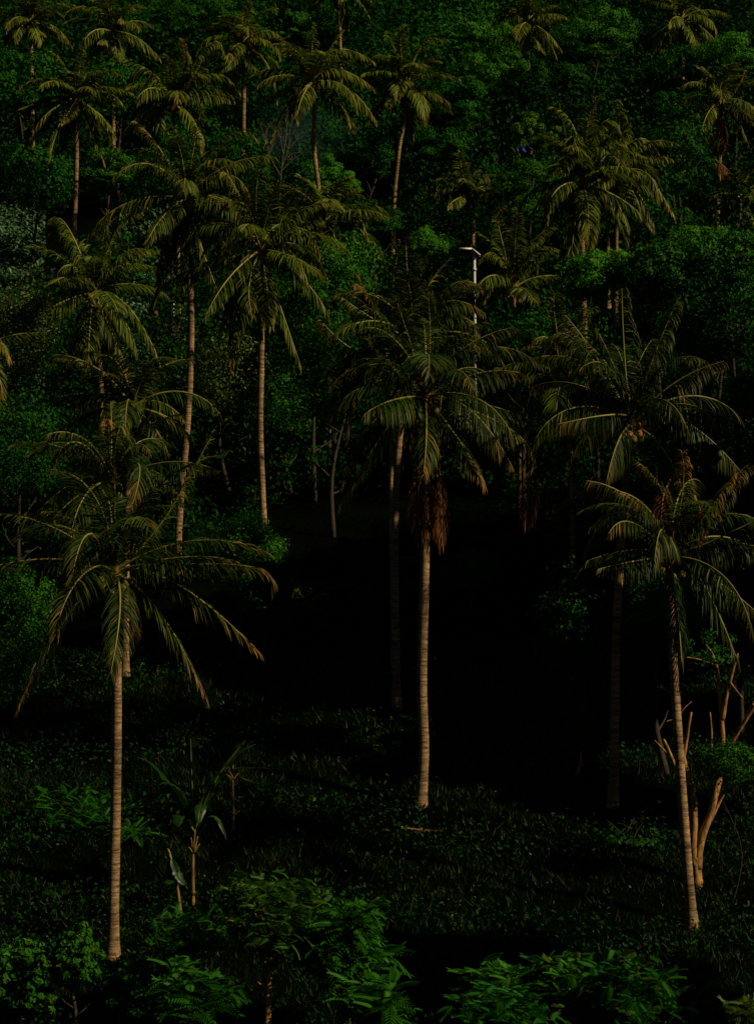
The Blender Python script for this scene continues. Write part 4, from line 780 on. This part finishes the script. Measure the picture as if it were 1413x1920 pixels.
tp = P(889, 484, dl); gz = float(ground(tp[0], dl)); root = thing('lamp_pole', 'pale metal lamp pole with an angled solar panel on top', 'lamp pole', (tp[0], dl, gz)); b0 = np.array([tp[0], dl, gz])
h = tp[2] - gz
obj('pole', mesh('pole', *tube_data(np.array([[0.04, 0, -0.2], [0.02, 0, h * 0.5], [0, 0, h]]), [0.085, 0.075, 0.062], 10), smooth=True), M['galv'], root)
obj('collar', mesh('collar', *tube_data(np.array([[0, 0, h - 0.62], [0, 0, h - 0.50]]), 0.10, 10)), M['galv'], root)
obj('collar', mesh('collar', *tube_data(np.array([[0, 0, h - 0.06], [0, 0, h + 0.04]]), 0.09, 10)), M['galv'], root)
a = P(860, 467, dl) - b0; b = P(884, 467, dl) - b0; c = P(899, 479, dl) - b0
ln = b[0] - a[0]; obj('lamp_head', mesh('lamp_head', *box((a + b) / 2, (ln, 0.34, 0.085))), M['white'], root)
obj('light_panel', mesh('light_panel', *box((a + b) / 2 - [0, 0, 0.055], (ln * 0.8, 0.26, 0.02))), M['panel'], root)
an = math.atan2(b[2] - c[2], c[0] - b[0]); l2 = math.hypot(c[0] - b[0], b[2] - c[2])
obj('solar_panel', mesh('solar_panel', *box((b + c) / 2 + [0.01, 0, -0.01], (l2, 0.5, 0.035), roty(an))), M['panel'], root)
obj('panel_frame', mesh('panel_frame', *join([box((b + c) / 2 + [0.01, -0.262, -0.01], (l2 + .02, 0.022, 0.05), roty(an)), box((b + c) / 2 + [0.01, 0.262, -0.01], (l2 + .02, 0.022, 0.05), roty(an))])), M['white'], root)
obj('bracket', mesh('bracket', *box(np.array([0.0, 0, h + 0.12]), (0.07, 0.07, 0.22))), M['galv'], root)

# ------------------------------------------------------------------ hut, sheet and cloths on the slope
M['hut'] = plain_mat('hut_wall', (0.16, 0.075, 0.03), 0.8, c2=(0.08, 0.04, 0.02), scale=3, bump=0.3)
M['tarp'] = plain_mat('blue_tarpaulin', (0.01, 0.02, 0.22), 0.4, c2=(0.008, 0.012, 0.12), scale=1.5)
M['cloth'] = plain_mat('white_cloth', (0.6, 0.5, 0.42), 0.8, c2=(0.45, 0.36, 0.30), scale=4)
dh = 117
lb = P(283, 607, dh); rb = P(333, 607, dh); b0 = np.array([(lb[0] + rb[0]) / 2, dh, lb[2]]); root = thing('hut', 'small open hut with an orange wall half hidden by hanging fronds', 'hut', b0)
W = rb[0] - lb[0]
obj('floor_slab', mesh('floor_slab', *box(np.array([0, 0.8, -0.55]), (W + 0.3, 2.2, 1.1))), M['wood_dark'], root)
obj('wall', mesh('wall', *box(np.array([-W / 2 + 0.2, 0.8, 0.75]), (0.4, 1.7, 1.5))), M['hut'], root)
obj('back_wall', mesh('back_wall', *box(np.array([0.2, 1.6, 0.75]), (W - 0.45, 0.1, 1.5))), M['wood_dark'], root)
obj('post', mesh('post', *box(np.array([W / 2 - 0.2, -0.1, 0.75]), (0.08, 0.08, 1.5))), M['white'], root)
obj('roof', mesh('roof', *box(np.array([0, 0.75, 1.6]), (W + 0.6, 2.4, 0.14), roty(0.06))), M['wood_dark'], root)
def sheet(name, label, cat, px, py, d, wpx, hpx, mat):
    c = P(px, py, d); nx_, nz_ = 10, 8; W = wpx / F * d; Hh = hpx / F * d
    u, v = np.meshgrid(np.linspace(-.5, .5, nx_), np.linspace(-.5, .5, nz_)); yv = 0.10 * np.sin(u * 11 + v * 3) + 0.5 * v * Hh
    V = np.stack([u * W * (1 - 0.15 * v), yv, v * Hh - 0.12 * Hh * np.cos(u * 3.1)], -1).reshape(-1, 3); V2 = V + [0, 0.03, 0]
    i = (np.arange(nz_ - 1)[:, None] * nx_ + np.arange(nx_ - 1)[None]); Q = np.stack([i, i + 1, i + nx_ + 1, i + nx_], -1).reshape(-1, 4)
    o = obj(name, mesh(name, np.concatenate([V, V2]), np.concatenate([Q, Q[:, ::-1] + len(V)]), None, smooth=True), mat, None, tuple(c)); return tag(o, label, cat)
sheet('tarpaulin', 'small blue tarpaulin sheet under the lime leaved branch at upper right', 'tarpaulin', 981, 276, 121, 24, 15, M['tarp'])
sheet('cloth', 'white cloth hung beside the golden fronded palm at left', 'cloth', 99, 511, 118, 9, 20, M['cloth'])

# fallen frond at the foot of the central palm
for lab, pts, sd in (('dry fallen frond lying across the foot of the central palm', [(752, 1524), (790, 1516), (826, 1524)], 0.5),):
    dd_ = 66.6; q = [np.array(P(x, y, dd_)) for x, y in pts]; q = [np.array([v[0], v[1], float(ground(v[0], v[1])) + 0.04]) for v in q]; b0 = q[1].copy()
    root = thing('fallen_frond', lab, 'frond', b0)
    lv, mr = frond_mesh(np.array(q) - b0, 26, 0.2, 0.025, 0.2, 0.3, 0.5)
    obj('leaflets', lv, M['frond_dead'], root); obj('midrib', mr, M['midrib_dead'], root)

# ------------------------------------------------------------------ thin smoke drifting behind the flower hearted palm
m = bpy.data.materials.new('smoke'); m.use_nodes = True; n = m.node_tree; n.nodes.clear()
out = n.nodes.new('ShaderNodeOutputMaterial'); pv = n.nodes.new('ShaderNodeVolumePrincipled'); n.links.new(pv.outputs[0], out.inputs['Volume'])
pv.inputs['Color'].default_value = (0.25, 0.62, 0.70, 1)
tc = n.nodes.new('ShaderNodeTexCoord'); ln_ = n.nodes.new('ShaderNodeVectorMath'); ln_.operation = 'LENGTH'; n.links.new(tc.outputs['Object'], ln_.inputs[0])
mr = n.nodes.new('ShaderNodeMapRange'); mr.interpolation_type = 'SMOOTHSTEP'; mr.inputs['From Min'].default_value = 1.0; mr.inputs['From Max'].default_value = 0.25; n.links.new(ln_.outputs['Value'], mr.inputs['Value'])
nz = n.nodes.new('ShaderNodeTexNoise'); nz.inputs['Scale'].default_value = 1.6; nz.inputs['Detail'].default_value = 3; n.links.new(tc.outputs['Object'], nz.inputs['Vector'])
m2 = n.nodes.new('ShaderNodeMapRange'); m2.inputs['From Min'].default_value = 0.35; m2.inputs['From Max'].default_value = 0.7; m2.inputs['To Max'].default_value = 0.030; n.links.new(nz.outputs['Fac'], m2.inputs['Value'])
mm = n.nodes.new('ShaderNodeMath'); mm.operation = 'MULTIPLY'; n.links.new(mr.outputs[0], mm.inputs[0]); n.links.new(m2.outputs[0], mm.inputs[1]); n.links.new(mm.outputs[0], pv.inputs['Density'])
u_, v_ = np.meshgrid(np.linspace(0, 2 * math.pi, 25)[:-1], np.linspace(0.02, math.pi - 0.02, 13))
V = np.stack([np.sin(v_) * np.cos(u_), np.sin(v_) * np.sin(u_), np.cos(v_)], -1).reshape(-1, 3); Q = []
for a in range(12):
    for b in range(24): Q.append([a * 24 + b, (a + 1) * 24 + b, (a + 1) * 24 + (b + 1) % 24, a * 24 + (b + 1) % 24])
T = [[0, b, b + 1] for b in range(1, 23)] + [[288, 288 + b + 1, 288 + b] for b in range(1, 23)]
sm = obj('smoke', mesh('smoke', V, Q, T), m, None, tuple(P(560, 255, 141))); sm.scale = (5.0, 3.5, 3.4)
tag(sm, 'thin blue green smoke hanging behind the flower hearted palm', 'smoke', kind='stuff')
